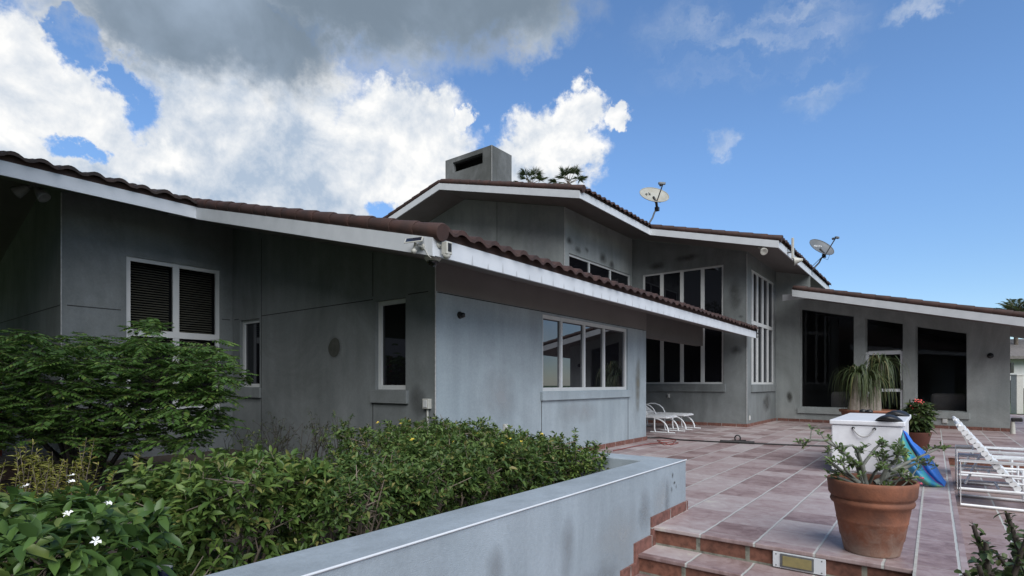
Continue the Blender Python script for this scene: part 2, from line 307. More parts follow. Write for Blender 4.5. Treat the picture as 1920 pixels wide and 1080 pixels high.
# terracotta floor: square tiles with pale joints
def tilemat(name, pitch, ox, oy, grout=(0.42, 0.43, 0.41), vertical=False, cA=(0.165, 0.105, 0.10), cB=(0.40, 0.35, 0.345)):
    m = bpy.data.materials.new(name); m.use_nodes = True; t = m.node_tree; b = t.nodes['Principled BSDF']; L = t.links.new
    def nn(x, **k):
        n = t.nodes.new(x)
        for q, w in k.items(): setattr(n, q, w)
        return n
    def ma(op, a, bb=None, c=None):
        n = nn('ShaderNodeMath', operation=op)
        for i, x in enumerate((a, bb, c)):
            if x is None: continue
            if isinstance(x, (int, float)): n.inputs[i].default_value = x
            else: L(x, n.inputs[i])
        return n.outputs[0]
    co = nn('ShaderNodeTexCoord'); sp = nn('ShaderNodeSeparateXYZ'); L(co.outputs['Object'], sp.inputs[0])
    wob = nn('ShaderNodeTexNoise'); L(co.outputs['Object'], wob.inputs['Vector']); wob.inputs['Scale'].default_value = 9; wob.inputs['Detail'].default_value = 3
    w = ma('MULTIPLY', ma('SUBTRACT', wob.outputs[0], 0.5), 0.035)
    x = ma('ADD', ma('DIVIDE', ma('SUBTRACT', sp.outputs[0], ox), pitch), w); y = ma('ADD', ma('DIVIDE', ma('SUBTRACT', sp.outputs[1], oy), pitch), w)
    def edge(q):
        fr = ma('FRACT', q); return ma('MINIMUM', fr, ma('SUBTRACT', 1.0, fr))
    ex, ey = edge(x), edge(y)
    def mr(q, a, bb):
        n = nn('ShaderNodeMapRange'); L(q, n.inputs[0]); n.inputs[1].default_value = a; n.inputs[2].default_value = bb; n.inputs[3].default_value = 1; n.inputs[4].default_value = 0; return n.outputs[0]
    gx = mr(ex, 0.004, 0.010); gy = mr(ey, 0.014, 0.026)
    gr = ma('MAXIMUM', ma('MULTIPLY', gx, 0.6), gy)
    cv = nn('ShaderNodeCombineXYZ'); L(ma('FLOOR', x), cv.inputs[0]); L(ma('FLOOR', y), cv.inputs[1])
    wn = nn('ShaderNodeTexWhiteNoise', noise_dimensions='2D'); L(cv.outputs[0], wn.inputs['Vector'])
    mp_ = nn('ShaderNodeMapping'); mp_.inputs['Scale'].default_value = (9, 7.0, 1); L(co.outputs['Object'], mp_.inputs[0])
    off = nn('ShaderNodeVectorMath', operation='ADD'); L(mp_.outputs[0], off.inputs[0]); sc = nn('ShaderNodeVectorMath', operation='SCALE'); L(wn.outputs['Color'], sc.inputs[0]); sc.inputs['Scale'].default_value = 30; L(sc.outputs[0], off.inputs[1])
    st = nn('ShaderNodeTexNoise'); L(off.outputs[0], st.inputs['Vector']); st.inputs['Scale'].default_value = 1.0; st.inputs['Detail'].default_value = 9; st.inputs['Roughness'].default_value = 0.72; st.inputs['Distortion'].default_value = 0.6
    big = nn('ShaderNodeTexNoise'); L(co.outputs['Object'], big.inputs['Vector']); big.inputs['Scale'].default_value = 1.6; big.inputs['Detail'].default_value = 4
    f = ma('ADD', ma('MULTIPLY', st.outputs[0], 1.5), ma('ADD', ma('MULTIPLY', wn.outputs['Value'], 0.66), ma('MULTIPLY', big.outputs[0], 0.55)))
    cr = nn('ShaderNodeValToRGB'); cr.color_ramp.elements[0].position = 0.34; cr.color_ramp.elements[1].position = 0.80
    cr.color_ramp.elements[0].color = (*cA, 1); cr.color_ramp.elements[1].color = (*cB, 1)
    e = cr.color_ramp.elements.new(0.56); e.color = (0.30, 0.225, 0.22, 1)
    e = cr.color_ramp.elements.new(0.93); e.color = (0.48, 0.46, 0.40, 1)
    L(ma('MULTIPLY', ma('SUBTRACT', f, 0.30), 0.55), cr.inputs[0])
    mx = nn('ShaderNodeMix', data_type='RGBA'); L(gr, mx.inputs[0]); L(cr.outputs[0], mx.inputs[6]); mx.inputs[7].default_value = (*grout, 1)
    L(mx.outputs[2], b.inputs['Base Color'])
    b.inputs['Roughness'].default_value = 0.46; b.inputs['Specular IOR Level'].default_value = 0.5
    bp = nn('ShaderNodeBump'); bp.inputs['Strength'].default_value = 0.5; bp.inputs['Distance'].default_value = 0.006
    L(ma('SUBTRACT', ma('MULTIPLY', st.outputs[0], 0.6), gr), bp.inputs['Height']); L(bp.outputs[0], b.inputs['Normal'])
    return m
M['tile'] = tilemat('terracotta_floor', 0.385, 4.335, 0.645)
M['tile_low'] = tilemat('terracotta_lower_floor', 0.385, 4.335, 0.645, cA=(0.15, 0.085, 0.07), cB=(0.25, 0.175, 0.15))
# brick-faced riser / skirting: blocks along local X or Y with mortar
def brickmat(name, bw, bh, c1, c2, mortar, axis=1, msize=0.02):
    m = bpy.data.materials.new(name); m.use_nodes = True; t = m.node_tree; b = t.nodes['Principled BSDF']; L = t.links.new
    co = t.nodes.new('ShaderNodeTexCoord'); sp = t.nodes.new('ShaderNodeSeparateXYZ'); L(co.outputs['Object'], sp.inputs[0])
    cv = t.nodes.new('ShaderNodeCombineXYZ'); ad = t.nodes.new('ShaderNodeMath'); ad.operation = 'ADD'; L(sp.outputs[0], ad.inputs[0]); L(sp.outputs[1], ad.inputs[1])
    L(sp.outputs[1] if axis == 1 else (sp.outputs[0] if axis == 0 else ad.outputs[0]), cv.inputs[0]); L(sp.outputs[2], cv.inputs[1])
    br = t.nodes.new('ShaderNodeTexBrick'); L(cv.outputs[0], br.inputs['Vector']); br.offset = 0.0
    br.inputs['Color1'].default_value = (*c1, 1); br.inputs['Color2'].default_value = (*c2, 1); br.inputs['Mortar'].default_value = (*mortar, 1)
    br.inputs['Scale'].default_value = 1.0; br.inputs['Brick Width'].default_value = bw; br.inputs['Row Height'].default_value = bh; br.inputs['Mortar Size'].default_value = msize; br.inputs['Mortar Smooth'].default_value = 0.3
    nz = t.nodes.new('ShaderNodeTexNoise'); L(co.outputs['Object'], nz.inputs['Vector']); nz.inputs['Scale'].default_value = 25; nz.inputs['Detail'].default_value = 6
    mx = t.nodes.new('ShaderNodeMix'); mx.data_type = 'RGBA'; mx.blend_type = 'MULTIPLY'; mx.inputs[0].default_value = 0.8; L(br.outputs[0], mx.inputs[6])
    cr = t.nodes.new('ShaderNodeValToRGB'); cr.color_ramp.elements[0].color = (0.4, 0.38, 0.36, 1); cr.color_ramp.elements[0].position = 0.3; cr.color_ramp.elements[1].color = (1.15, 1.15, 1.15, 1); cr.color_ramp.elements[1].position = 0.62; L(nz.outputs[0], cr.inputs[0]); L(cr.outputs[0], mx.inputs[7])
    L(mx.outputs[2], b.inputs['Base Color']); b.inputs['Roughness'].default_value = 0.8
    return m
M['riser'] = brickmat('riser_brick', 0.36, 0.145, (0.135, 0.058, 0.04), (0.19, 0.08, 0.052), (0.20, 0.205, 0.17), 1, 0.018)
M['skirt'] = brickmat('skirting_tile', 0.385, 0.4, (0.16, 0.07, 0.055), (0.20, 0.09, 0.07), (0.36, 0.34, 0.32), 2, 0.006)

# window glass: dark tinted, reflective
def glassmat(name, tint, refl, rough=0.0, see=True):
    m = bpy.data.materials.new(name); m.use_nodes = True; t = m.node_tree; t.nodes.remove(t.nodes['Principled BSDF']); out = t.nodes['Material Output']; L = t.links.new
    gl = t.nodes.new('ShaderNodeBsdfGlossy'); gl.inputs['Roughness'].default_value = rough; gl.inputs['Color'].default_value = (0.9, 0.93, 0.98, 1)
    if see: tr = t.nodes.new('ShaderNodeBsdfTransparent'); tr.inputs[0].default_value = (*tint, 1)
    else: tr = t.nodes.new('ShaderNodeBsdfDiffuse'); tr.inputs[0].default_value = (*tint, 1)
    lw = t.nodes.new('ShaderNodeFresnel'); lw.inputs['IOR'].default_value = refl
    mx = t.nodes.new('ShaderNodeMixShader'); L(lw.outputs[0], mx.inputs[0]); L(tr.outputs[0], mx.inputs[1]); L(gl.outputs[0], mx.inputs[2]); L(mx.outputs[0], out.inputs[0])
    return m
M['glass'] = glassmat('dark_glass', (0.006, 0.006, 0.008), 1.5, see=False)
M['mirrorglass'] = glassmat('reflective_glass', (0.008, 0.008, 0.01), 2.6, see=False)
M['seeglass'] = glassmat('tinted_glass', (0.6, 0.6, 0.62), 1.25)
# soft stain with ragged edge (attribute 'fade' falls from 1 to 0 at its rim)
def stainmat(name, color, strength=0.8):
    m = bpy.data.materials.new(name); m.use_nodes = True; t = m.node_tree; b = t.nodes['Principled BSDF']; out = t.nodes['Material Output']; L = t.links.new
    b.inputs['Base Color'].default_value = (*color, 1); b.inputs['Roughness'].default_value = 0.9
    at = t.nodes.new('ShaderNodeAttribute'); at.attribute_name = 'fade'; co = t.nodes.new('ShaderNodeTexCoord'); nz = t.nodes.new('ShaderNodeTexNoise'); L(co.outputs['Object'], nz.inputs['Vector']); nz.inputs['Scale'].default_value = 4; nz.inputs['Detail'].default_value = 7
    mu = t.nodes.new('ShaderNodeMath'); mu.operation = 'MULTIPLY'; L(at.outputs['Fac'], mu.inputs[0]); L(nz.outputs[0], mu.inputs[1])
    mr = t.nodes.new('ShaderNodeMapRange'); mr.inputs[1].default_value = 0.08; mr.inputs[2].default_value = 0.5; mr.inputs[4].default_value = strength; L(mu.outputs[0], mr.inputs[0])
    tr = t.nodes.new('ShaderNodeBsdfTransparent'); mx = t.nodes.new('ShaderNodeMixShader'); L(mr.outputs[0], mx.inputs[0]); L(tr.outputs[0], mx.inputs[1]); L(b.outputs[0], mx.inputs[2]); L(mx.outputs[0], out.inputs[0])
    return m
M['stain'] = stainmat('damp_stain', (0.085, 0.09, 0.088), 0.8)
M['stain_dark'] = stainmat('dark_patch', (0.06, 0.062, 0.055), 0.9)
M['stain_solid'] = mat('oval_patch', (0.045, 0.048, 0.04), 0.9, (0.065, 0.068, 0.058), 12)
M['stain_green'] = stainmat('mildew_streak', (0.17, 0.165, 0.13), 0.8)
M['bloom'] = stainmat('pale_scuff', (0.36, 0.385, 0.40), 0.5)
M['smudge'] = stainmat('grey_smudge', (0.235, 0.255, 0.27), 0.5)

# ------------------------------------------------------------------ ground, terrace, steps
g = MB(); g.add([(-300, -300, -0.6), (300, -300, -0.6), (300, 300, -0.6), (-300, 300, -0.6)], [(0, 1, 2, 3)])
struct(g.build('ground', M['grass']))
t = MB()
t.box(4.95, 11.14, -0.17, 8.2, -0.5, 0.0); t.box(4.24, 4.95, 0.10, 1.795, -0.5, 0.0); t.box(2.6, 4.95, -0.17, 0.10, -0.5, 0.0); t.box(11.14, 34.0, -14, 8.2, -0.5, 0.0)
struct(t.build('terrace', M['tile']))
t = MB(); t.box(-4, 11.14, -14, -0.17, -0.55, -0.15); t.box(-4, 2.6, -0.17, 0.1, -0.55, -0.15)
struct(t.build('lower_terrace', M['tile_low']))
t = MB(); t.box(3.93, 4.24, 0.10, 1.795, -0.55, -0.145); t.box(3.62, 3.93, 0.10, 1.795, -0.55, -0.29); t.box(-4, 3.62, 0.10, 1.795, -0.59, -0.44)
st = struct(t.build('steps', M['tile']))
t = MB(); t.box(4.222, 4.24, 0.10, 1.795, -0.145, -0.028); t.box(3.912, 3.93, 0.10, 1.795, -0.29, -0.172); t.box(3.602, 3.62, 0.1, 1.795, -0.44, -0.318)
t.box(11.118, 11.14, -14, -0.02, -0.15, -0.025); t.box(2.7, 11.1, -0.173, -0.17, -0.15, -0.03)
t.build('riser', M['riser'], st)
t = MB(); t.box(4.195, 4.26, 0.10, 1.795, -0.026, 0.004); t.box(3.89, 3.95, 0.10, 1.795, -0.170, -0.141); t.box(11.10, 11.16, -14, -0.17, -0.022, 0.004)
t.build('nosing', M['tile'], st, bevel=0.006)
t = MB(); t.box(4.0, 18, 0.088, 0.104, 0.0, 0.0045)
t.build('grout_strip', mat('pale_grout', (0.42, 0.42, 0.40), 0.9, (0.3, 0.3, 0.28), 20), st)
t = MB(); t.add([(-5, 2.0, 0.06), (4.75, 2.0, 0.06), (4.75, 12, 0.02), (-5, 14, 0.02)], [(0, 1, 2, 3)])
so = t.build('planting_bed', M['soil']); struct(so)
t = MB(); t.add([(28, -14, 0.02), (300, -200, 0.02), (300, 60, 0.02), (28, 3, 0.02)], [(0, 1, 2, 3)])
struct(t.build('lawn', M['grass']))
# litter of dead leaves on the bed is part of the soil texture

# planter wall
pw = thing('planter_wall', 'low pale grey stucco planter wall with a wide flat top', 'wall', (4.9, 1.8, 0))
t = MB()
prof = [(-4, 1.80), (4.95, 1.80), (4.95, 4.64), (4.65, 4.64), (4.65, 2.09), (-4, 2.09)]
zb, zt = -0.58, 0.46
vs = [(x, y, zb) for x, y in prof] + [(x, y, zt) for x, y in prof]; n = len(prof)
t.add(vs, [(0, 1, 4, 5), (1, 2, 3, 4)][0:0] + [(6 + 0, 6 + 1, 6 + 4, 6 + 5), (6 + 1, 6 + 2, 6 + 3, 6 + 4)] + [(i, (i + 1) % n, (i + 1) % n + n, i + n) for i in range(n)])
t.build('wall', M['planter'], pw, bevel=0.008)
t = MB(); t.tube([(-4, 1.797, 0.458), (4.953, 1.797, 0.458)], 0.006, 6)
t.build('edge_glint', M['white'], pw)  # pale tube imitates the glint along the wall's top edge
t = MB()
sk = [(4.24, 4.952, 0.0, 0.085), (4.155, 4.24, -0.145, 0.085), (3.93, 4.155, -0.145, -0.055), (3.845, 3.93, -0.29, -0.055), (3.62, 3.845, -0.29, -0.2)]
for a0, a1, z0, z1 in sk: t.box(a0, a1, 1.782, 1.80, z0, z1)
t.build('skirting', M['skirt'], pw)

# ------------------------------------------------------------------ house
HO = (10.0, 8.0, 0.0)
house = thing('house', 'large grey stucco house with brown tiled roofs and white fascias', 'house', HO)
class Wall:
    def __init__(s, P, Q, n): s.P = V3(*P, 0); s.Q = V3(*Q, 0); s.L = np.linalg.norm(s.Q - s.P); s.e = (s.Q - s.P) / s.L; s.n = V3(*n, 0)
    def p(s, q, z, off=0.0): return s.P + s.e * q + s.n * off + V3(0, 0, z)
    def s_of(s, pt): return float((np.asarray(pt)[:2] - s.P[:2]) @ s.e[:2])
    def fbox(s, mb, s0, s1, z0, z1, o0, o1): mb.obox(s.p(s0, z0, o0), s.e * (s1 - s0), s.n * (o1 - o0), V3(0, 0, z1 - z0))
    def panel(s, top, ops=(), zb=-0.05, depth=0.12, ss=None, name='wall', m=None):
        """top: [(s, z)...]; ops: (s0, s1, z0, z1a, z1b)"""
        mb = MB(); br = sorted(set([round(x, 5) for x, _ in top] + [round(x, 5) for o in ops for x in o[:2]]))
        tz = lambda x: float(np.interp(x, [q[0] for q in top], [q[1] for q in top]))
        flip = np.cross(s.e, (0, 0, 1)) @ s.n < 0
        def quad(pts):
            mb.add(pts if not flip else pts[::-1], [(0, 1, 2, 3)])
        for x0, x1 in zip(br[:-1], br[1:]):
            mid = (x0 + x1) / 2; sp = sorted([o for o in ops if o[0] - 1e-6 < mid < o[1] + 1e-6], key=lambda o: o[2])
            lo0 = lo1 = zb
            for o in sp:
                zo = lambda x: o[3] + (o[4] - o[3]) * (x - o[0]) / (o[1] - o[0])
                quad([s.p(x0, lo0), s.p(x1, lo1), s.p(x1, o[2]), s.p(x0, o[2])]); lo0, lo1 = zo(x0), zo(x1)
            quad([s.p(x0, lo0), s.p(x1, lo1), s.p(x1, tz(x1)), s.p(x0, tz(x0))])
        for o in ops:
            c = [(o[0], o[2]), (o[1], o[2]), (o[1], o[4]), (o[0], o[3])]
            for i in range(4):
                (a, za), (b, zb_) = c[i], c[(i + 1) % 4]
                quad([s.p(a, za, 0), s.p(a, za, -depth), s.p(b, zb_, -depth), s.p(b, zb_, 0)])
        return mb.build(name, m or M['stucco'], house)
    def window(s, s0, s1, z0, z1a, z1b=None, cuts=(), depth=0.08, fw=0.055, mw=0.06, glass='glass', rails=(), sill=True, sillh=0.10, name='window', frame=None, back=False, sm='stucco'):
        """frame mesh; panes and the sill are its sub-parts"""
        z1b = z1a if z1b is None else z1b; fr = MB(); zt = lambda x: z1a + (z1b - z1a) * (x - s0) / (s1 - s0)
        d0, d1 = -depth, -depth + 0.05
        def post(x0, x1):
            pts = [s.p(x0, z0, d0), s.p(x1, z0, d0), s.p(x1, zt(x1), d0), s.p(x0, zt(x0), d0), s.p(x0, z0, d1), s.p(x1, z0, d1), s.p(x1, zt(x1), d1), s.p(x0, zt(x0), d1)]
            fr.add(pts, [(0, 1, 2, 3), (7, 6, 5, 4), (0, 4, 5, 1), (1, 5, 6, 2), (2, 6, 7, 3), (3, 7, 4, 0)])
        post(s0, s0 + fw); post(s1 - fw, s1)
        for c in cuts: post(c - mw / 2, c + mw / 2)
        def rail(x0, x1, za0, za1, h, o=0.0):
            a, b = (s.p(x0, za0, d0), s.p(x1, za1, d0)); n_ = s.n * (d1 - d0 + o)
            fr.add([a, b, b + V3(0, 0, h), a + V3(0, 0, h), a + n_, b + n_, b + n_ + V3(0, 0, h), a + n_ + V3(0, 0, h)], [(0, 1, 2, 3), (7, 6, 5, 4), (0, 4, 5, 1), (1, 5, 6, 2), (2, 6, 7, 3), (3, 7, 4, 0)])
        rail(s0 + fw, s1 - fw, z0, z0, fw, -0.003); rail(s0 + fw, s1 - fw, zt(s0 + fw) - fw, zt(s1 - fw) - fw, fw, -0.003)
        for zr in rails: rail(s0 + fw, s1 - fw, zr - 0.05, zr - 0.05, 0.10, 0.006)
        w = fr.build(name, frame or M['frame'], house)
        xs = [s0 + fw] + [c for c in cuts] + [s1 - fw]; levels = [z0 + fw] + list(rails)
        for x0, x1 in zip(xs[:-1], xs[1:]):
            for i, zl in enumerate(levels):
                p = MB(); top_ = levels[i + 1] if i + 1 < len(levels) else None
                za, zb2 = (top_, top_) if top_ else (zt(x0) - 0.02, zt(x1) - 0.02)
                q = [s.p(x0, zl, d0 + 0.02), s.p(x1, zl, d0 + 0.02), s.p(x1, zb2, d0 + 0.02), s.p(x0, za, d0 + 0.02)]
                if np.cross(s.e, (0, 0, 1)) @ s.n < 0: q = q[::-1]
                p.add(q, [(0, 1, 2, 3)]); p.build('pane', M[glass], w)
        if sill:
            p = MB(); s.fbox(p, s0 - 0.06, s1 + 0.06, z0 - sillh - 0.012, z0 - 0.012, 0.0, 0.045); p.build('sill', M[sm], w, bevel=0.004)
        return w
    def joints(s, segs, w=0.012):
        for (a, za, b, zb_) in segs:
            mb = MB()
            if abs(a - b) < 1e-6: s.fbox(mb, a - w / 2, a + w / 2, min(za, zb_), max(za, zb_), 0, 0.003)
            else: s.fbox(mb, min(a, b), max(a, b), za - w / 2, za + w / 2, 0, 0.003)
            mb.build('control_joint', M['groove'], house)
    def skirt(s, s0, s1, h=0.085): mb = MB(); s.fbox(mb, s0, s1, 0.0, h, 0.0, 0.02); return mb.build('skirting', M['skirt'], house)
    def stain(s, q, z, rs, rz, m='stain', seed=0, rot=0.0, par=None):
        rg = random.Random(seed); k = 28; vs = []; fd = []
        rings = 4
        for j in range(rings + 1):
            for i in range(k):
                a = 2 * math.pi * i / k; wob = 1 + 0.07 * math.sin(2 * a + seed) + 0.04 * math.sin(3 * a + 2 * seed); r_ = j / rings
                x, y = math.cos(a) * rs * r_ * wob, math.sin(a) * rz * r_ * wob
                x, y = x * math.cos(rot) - y * math.sin(rot), x * math.sin(rot) + y * math.cos(rot)
                vs.append(s.p(q + x, z + y, 0.008 if m == 'stain_solid' else 0.004)); fd.append(1 - r_)
        mb = MB(); fs = []
        for j in range(rings):
            for i in range(k): l = (i + 1) % k; fs.append((j * k + i, (j + 1) * k + i, (j + 1) * k + l, j * k + l))
        mb.add(vs, fs); ob = mb.build('stain', M[m], par or house)
        at = ob.data.attributes.new('fade', 'FLOAT', 'POINT'); at.data.foreach_set('value', fd)
        return ob

SL = 0.252
def near_soffit(b): return 2.34 + SL * (b - 3.7)
def up_soffit(b): return 4.41 + 0.26 * (b - 2.98)
RIDGE = 10.55
# --- near wing
LW = Wall((4.57, 4.65), (10.52, 4.65), (0, -1))
s_ = lambda a: a - 4.57
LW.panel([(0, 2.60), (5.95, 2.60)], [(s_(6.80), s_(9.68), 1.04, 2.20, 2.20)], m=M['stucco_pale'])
LW.window(s_(6.80), s_(9.68), 1.04, 2.20, cuts=[s_(pb(1056, 650, 4.65)[0]), s_(pb(1099, 650, 4.65)[0]), s_(pb(1136, 650, 4.65)[0])], glass='mirrorglass', sillh=0.125, sm='stucco_pale')
LW.joints([(0.03, 2.235, 2.20, 2.235), (2.20, 2.235, 5.93, 2.235), (2.20, 2.24, 2.20, 2.58), (2.20, 0.05, 2.20, 0.90), (5.12, 0.05, 5.12, 0.88)])
LW.skirt(0.4, 5.97)
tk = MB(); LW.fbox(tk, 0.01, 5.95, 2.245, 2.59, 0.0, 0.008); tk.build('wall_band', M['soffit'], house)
LW.stain(5.55, 1.15, 0.16, 0.75, 'stain_green', 3, -0.05); LW.stain(5.8, 2.35, 0.05, 0.22, 'stain_dark', 5); LW.stain(3.3, 0.7, 0.7, 0.3, 'bloom', 8); LW.stain(1.2, 1.0, 0.5, 0.5, 'bloom', 9)
SW = Wall((10.52, 4.65), (10.52, 7.23), (1, 0)); SW.panel([(0, 2.60), (2.58, 3.24)])
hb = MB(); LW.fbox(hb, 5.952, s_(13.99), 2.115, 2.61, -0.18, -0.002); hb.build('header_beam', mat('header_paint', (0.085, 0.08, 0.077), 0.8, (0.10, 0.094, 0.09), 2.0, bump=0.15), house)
DW = Wall((4.57, 4.65), (4.57, 9.59), (-1, 0))
d_ = lambda b: b - 4.65
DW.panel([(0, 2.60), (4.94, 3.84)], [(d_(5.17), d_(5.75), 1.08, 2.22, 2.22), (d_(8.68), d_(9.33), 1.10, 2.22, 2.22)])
DW.window(d_(5.17), d_(5.75), 1.08, 2.22, depth=0.10, sillh=0.16, glass='glass'); DW.window(d_(8.68), d_(9.33), 1.10, 2.22, depth=0.10, sillh=0.16)
DW.joints([(0.12, 2.25, d_(5.12), 2.25), (d_(5.80), 2.25, d_(8.62), 2.25), (d_(9.37), 2.25, d_(9.53), 2.25), (d_(5.80), 2.29, d_(5.80), 2.86), (d_(8.62), 0.2, d_(8.62), 3.5), (d_(5.80), 0.1, d_(5.80), 0.9)])
DW.stain(d_(6.64), 1.66, 0.22, 0.22, 'stain', 2); DW.stain(d_(6.64), 1.66, 0.14, 0.125, 'stain_solid', 4); DW.stain(d_(4.95), 0.95, 0.2, 0.28, 'stain', 6)
FW_ = Wall((2.23, 9.59), (4.57, 9.59), (0, -1)); f_ = lambda a: a - 2.23
FW_.panel([(0, 3.84), (2.34, 3.84)], [(f_(3.0), f_(4.36), 0.75, 3.07, 3.07)])
bw = FW_.window(f_(3.0), f_(4.36), 0.75, 3.07, cuts=[f_(3.69)], rails=[1.93], glass='seeglass', depth=0.07, fw=0.06, mw=0.09)
FW_.joints([(0.06, 2.25, 0.70, 2.25), (2.16, 2.25, 2.30, 2.25)])
bb = MB(); FW_.fbox(bb, f_(3.0) - 0.02, f_(4.36) + 0.02, 0.7, 3.12, -0.26, -0.24); bb.build('backing', M['dark'], bw)
sb = MB()
for k in range(27):
    z = 2.0 + k * 0.0385
    for x0, x1 in ((f_(3.06), f_(3.64)), (f_(3.74), f_(4.30))):
        sb.obox(FW_.p(x0, z, -0.165), FW_.e * (x1 - x0), V3(0, 0.028, 0.016), V3(0, 0.001, -0.003))
sb.build('blind', M['blind'], bw)
GW = Wall((2.23, 9.59), (2.23, 15.0), (-1, 0)); GW.panel([(0, 3.84), (RIDGE - 9.59, near_soffit(RIDGE)), (5.41, 2 * near_soffit(RIDGE) - near_soffit(RIDGE + (15 - RIDGE)))]); GW.joints([(0.06, 2.25, 4.0, 2.25)])
# --- upper storey
GB = Wall((11.52, 7.23), (11.52, 14.5), (-1, 0))
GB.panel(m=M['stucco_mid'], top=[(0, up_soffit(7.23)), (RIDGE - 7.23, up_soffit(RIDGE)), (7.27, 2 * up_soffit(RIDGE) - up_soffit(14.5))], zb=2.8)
GB.joints([(9.37 - 7.23, 3.3, 9.37 - 7.23, up_soffit(9.37))])
GB.stain(0.9, 4.9, 0.7, 0.6, 'bloom', 12); GB.stain(2.9, 5.1, 0.8, 0.6, 'bloom', 13)
UW = Wall((11.52, 7.23), (15.35, 7.23), (0, -1))
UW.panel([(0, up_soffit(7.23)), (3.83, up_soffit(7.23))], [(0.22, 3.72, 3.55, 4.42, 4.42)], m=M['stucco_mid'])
UW.window(0.22, 3.72, 3.55, 4.42, cuts=[pb(1107, 500, 7.23)[0] - 11.52, pb(1146.5, 510, 7.23)[0] - 11.52], sill=False)
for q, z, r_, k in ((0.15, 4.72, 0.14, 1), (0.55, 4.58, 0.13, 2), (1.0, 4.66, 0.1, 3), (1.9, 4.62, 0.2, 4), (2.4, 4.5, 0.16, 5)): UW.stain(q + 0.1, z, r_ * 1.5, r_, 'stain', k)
BW = Wall((10.52, 7.23), (11.52, 7.23), (0, -1)); BW.panel([(0, 3.22), (1.0, 3.22)])
RW = Wall((15.35, 3.95), (15.35, 7.23), (-1, 0)); r__ = lambda b: b - 3.95
RW.panel([(0, up_soffit(3.95)), (3.28, up_soffit(7.23))], [(r__(4.55), r__(6.89), 1.15, 4.40, 4.40)])
RW.window(r__(4.55), r__(6.89), 1.15, 4.40, cuts=[r__(pa(u, 600, 15.35)[1]) for u in (1316.5, 1277.5, 1240)], sillh=0.20, fw=0.05, mw=0.10)
RW.skirt(0, 3.2)
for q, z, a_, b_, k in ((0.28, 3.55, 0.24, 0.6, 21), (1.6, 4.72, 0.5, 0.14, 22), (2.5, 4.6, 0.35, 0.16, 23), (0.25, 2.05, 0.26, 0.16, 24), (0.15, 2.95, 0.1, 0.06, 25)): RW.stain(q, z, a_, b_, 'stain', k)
TW = Wall((15.35, 3.95), (18.76, 3.95), (0, -1)); t_ = lambda u: pb(u, 600, 3.95)[0] - 15.35
ts0, ts1 = t_(1409), t_(1452)
ztop = float(pb(1412, 505, 3.95)[2])
TW.panel([(0, up_soffit(3.95)), (3.41, up_soffit(3.95))], [(ts0, ts1, 1.14, ztop, ztop)])
tcut = [ts0 + (ts1 - ts0) * k / 5 for k in range(1, 5)]
zr = float(pb(1412, 604, 3.95)[2])
TW.window(ts0, ts1, 1.14, ztop, cuts=[t_(1414), t_(1423), t_(1433), t_(1442.5)], rails=[zr], mw=0.11, fw=0.06, sillh=0.2)
TW.skirt(-0.02, 3.41); TW.stain(2.2, 0.6, 0.7, 0.35, 'stain', 31)
# --- right wing (turned a little)
PQ = Wall((18.74, 3.89), (17.71, -1.44), unit((-0.98154, 0.19124)))
def q_(u, v): d = pn(u, v, PQ.P, PQ.n); return PQ.s_of(d), float(d[2])
def wing_soffit(s): return 3.69 - 0.256 * (s - 0.85)
w1a, w1b = q_(1500, 578), q_(1601, 592); w1c = q_(1600, 766)
dra, drb = q_(1622.5, 596), q_(1693, 606); w2a, w2b, w2c = q_(1716.5, 610.5), q_(1813, 623.5), q_(1812, 774)
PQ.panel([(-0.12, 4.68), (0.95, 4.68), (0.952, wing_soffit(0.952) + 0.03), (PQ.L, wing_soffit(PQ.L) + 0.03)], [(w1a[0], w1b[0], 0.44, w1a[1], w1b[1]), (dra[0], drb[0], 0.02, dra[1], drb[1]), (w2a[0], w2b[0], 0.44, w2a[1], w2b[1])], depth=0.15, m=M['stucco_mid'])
PQ.window(w1a[0], w1b[0], 0.44, w1a[1], w1b[1], glass='seeglass', fw=0.025, depth=0.12, sillh=0.16, frame=M['stucco_mid'], sm='stucco_mid')
PQ.window(w2a[0], w2b[0], 0.44, w2a[1], w2b[1], glass='seeglass', fw=0.025, depth=0.12, sillh=0.16, frame=M['stucco_mid'], sm='stucco_mid')
PQ.window(dra[0], drb[0], 2.06, dra[1], drb[1], glass='seeglass', fw=0.02, depth=0.12, sill=False, frame=M['stucco_mid'], sm='stucco_mid')
dm = MB(); ds0, ds1 = dra[0], drb[0]
for a, b, c, d in ((ds0, ds0 + 0.07, 0.02, 2.04), (ds1 - 0.07, ds1, 0.02, 2.04)): PQ.fbox(dm, a, b, c, d, -0.12, -0.05)
for c, d in ((1.96, 2.06), (0.94, 1.02), (0.02, 0.14)): PQ.fbox(dm, ds0 + 0.07, ds1 - 0.07, c, d, -0.118, -0.052)
door = dm.build('door', M['white'], house)
p = MB(); p.add([PQ.p(ds0 + 0.07, 0.14, -0.09), PQ.p(ds1 - 0.07, 0.14, -0.09), PQ.p(ds1 - 0.07, 1.96, -0.09), PQ.p(ds0 + 0.07, 1.96, -0.09)], [(0, 1, 2, 3)]); p.build('pane', M['seeglass'], door)
p = MB(); PQ.fbox(p, ds1 - 0.06, ds1 - 0.02, 1.0, 1.25, -0.05, -0.01); p.build('handle', M['metal'], door, bevel=0.006)
PQ.skirt(0.0, PQ.L)
PQ.stain(0.35, 0.75, 0.13, 0.25, 'stain_dark', 41)
bk = Wall((PQ.Q[0], PQ.Q[1]), (PQ.Q[0] + 9, PQ.Q[1] + 0.2), (0, -1)); bk.panel([(0, wing_soffit(PQ.L) + 0.03), (9, wing_soffit(PQ.L) + 0.03)])
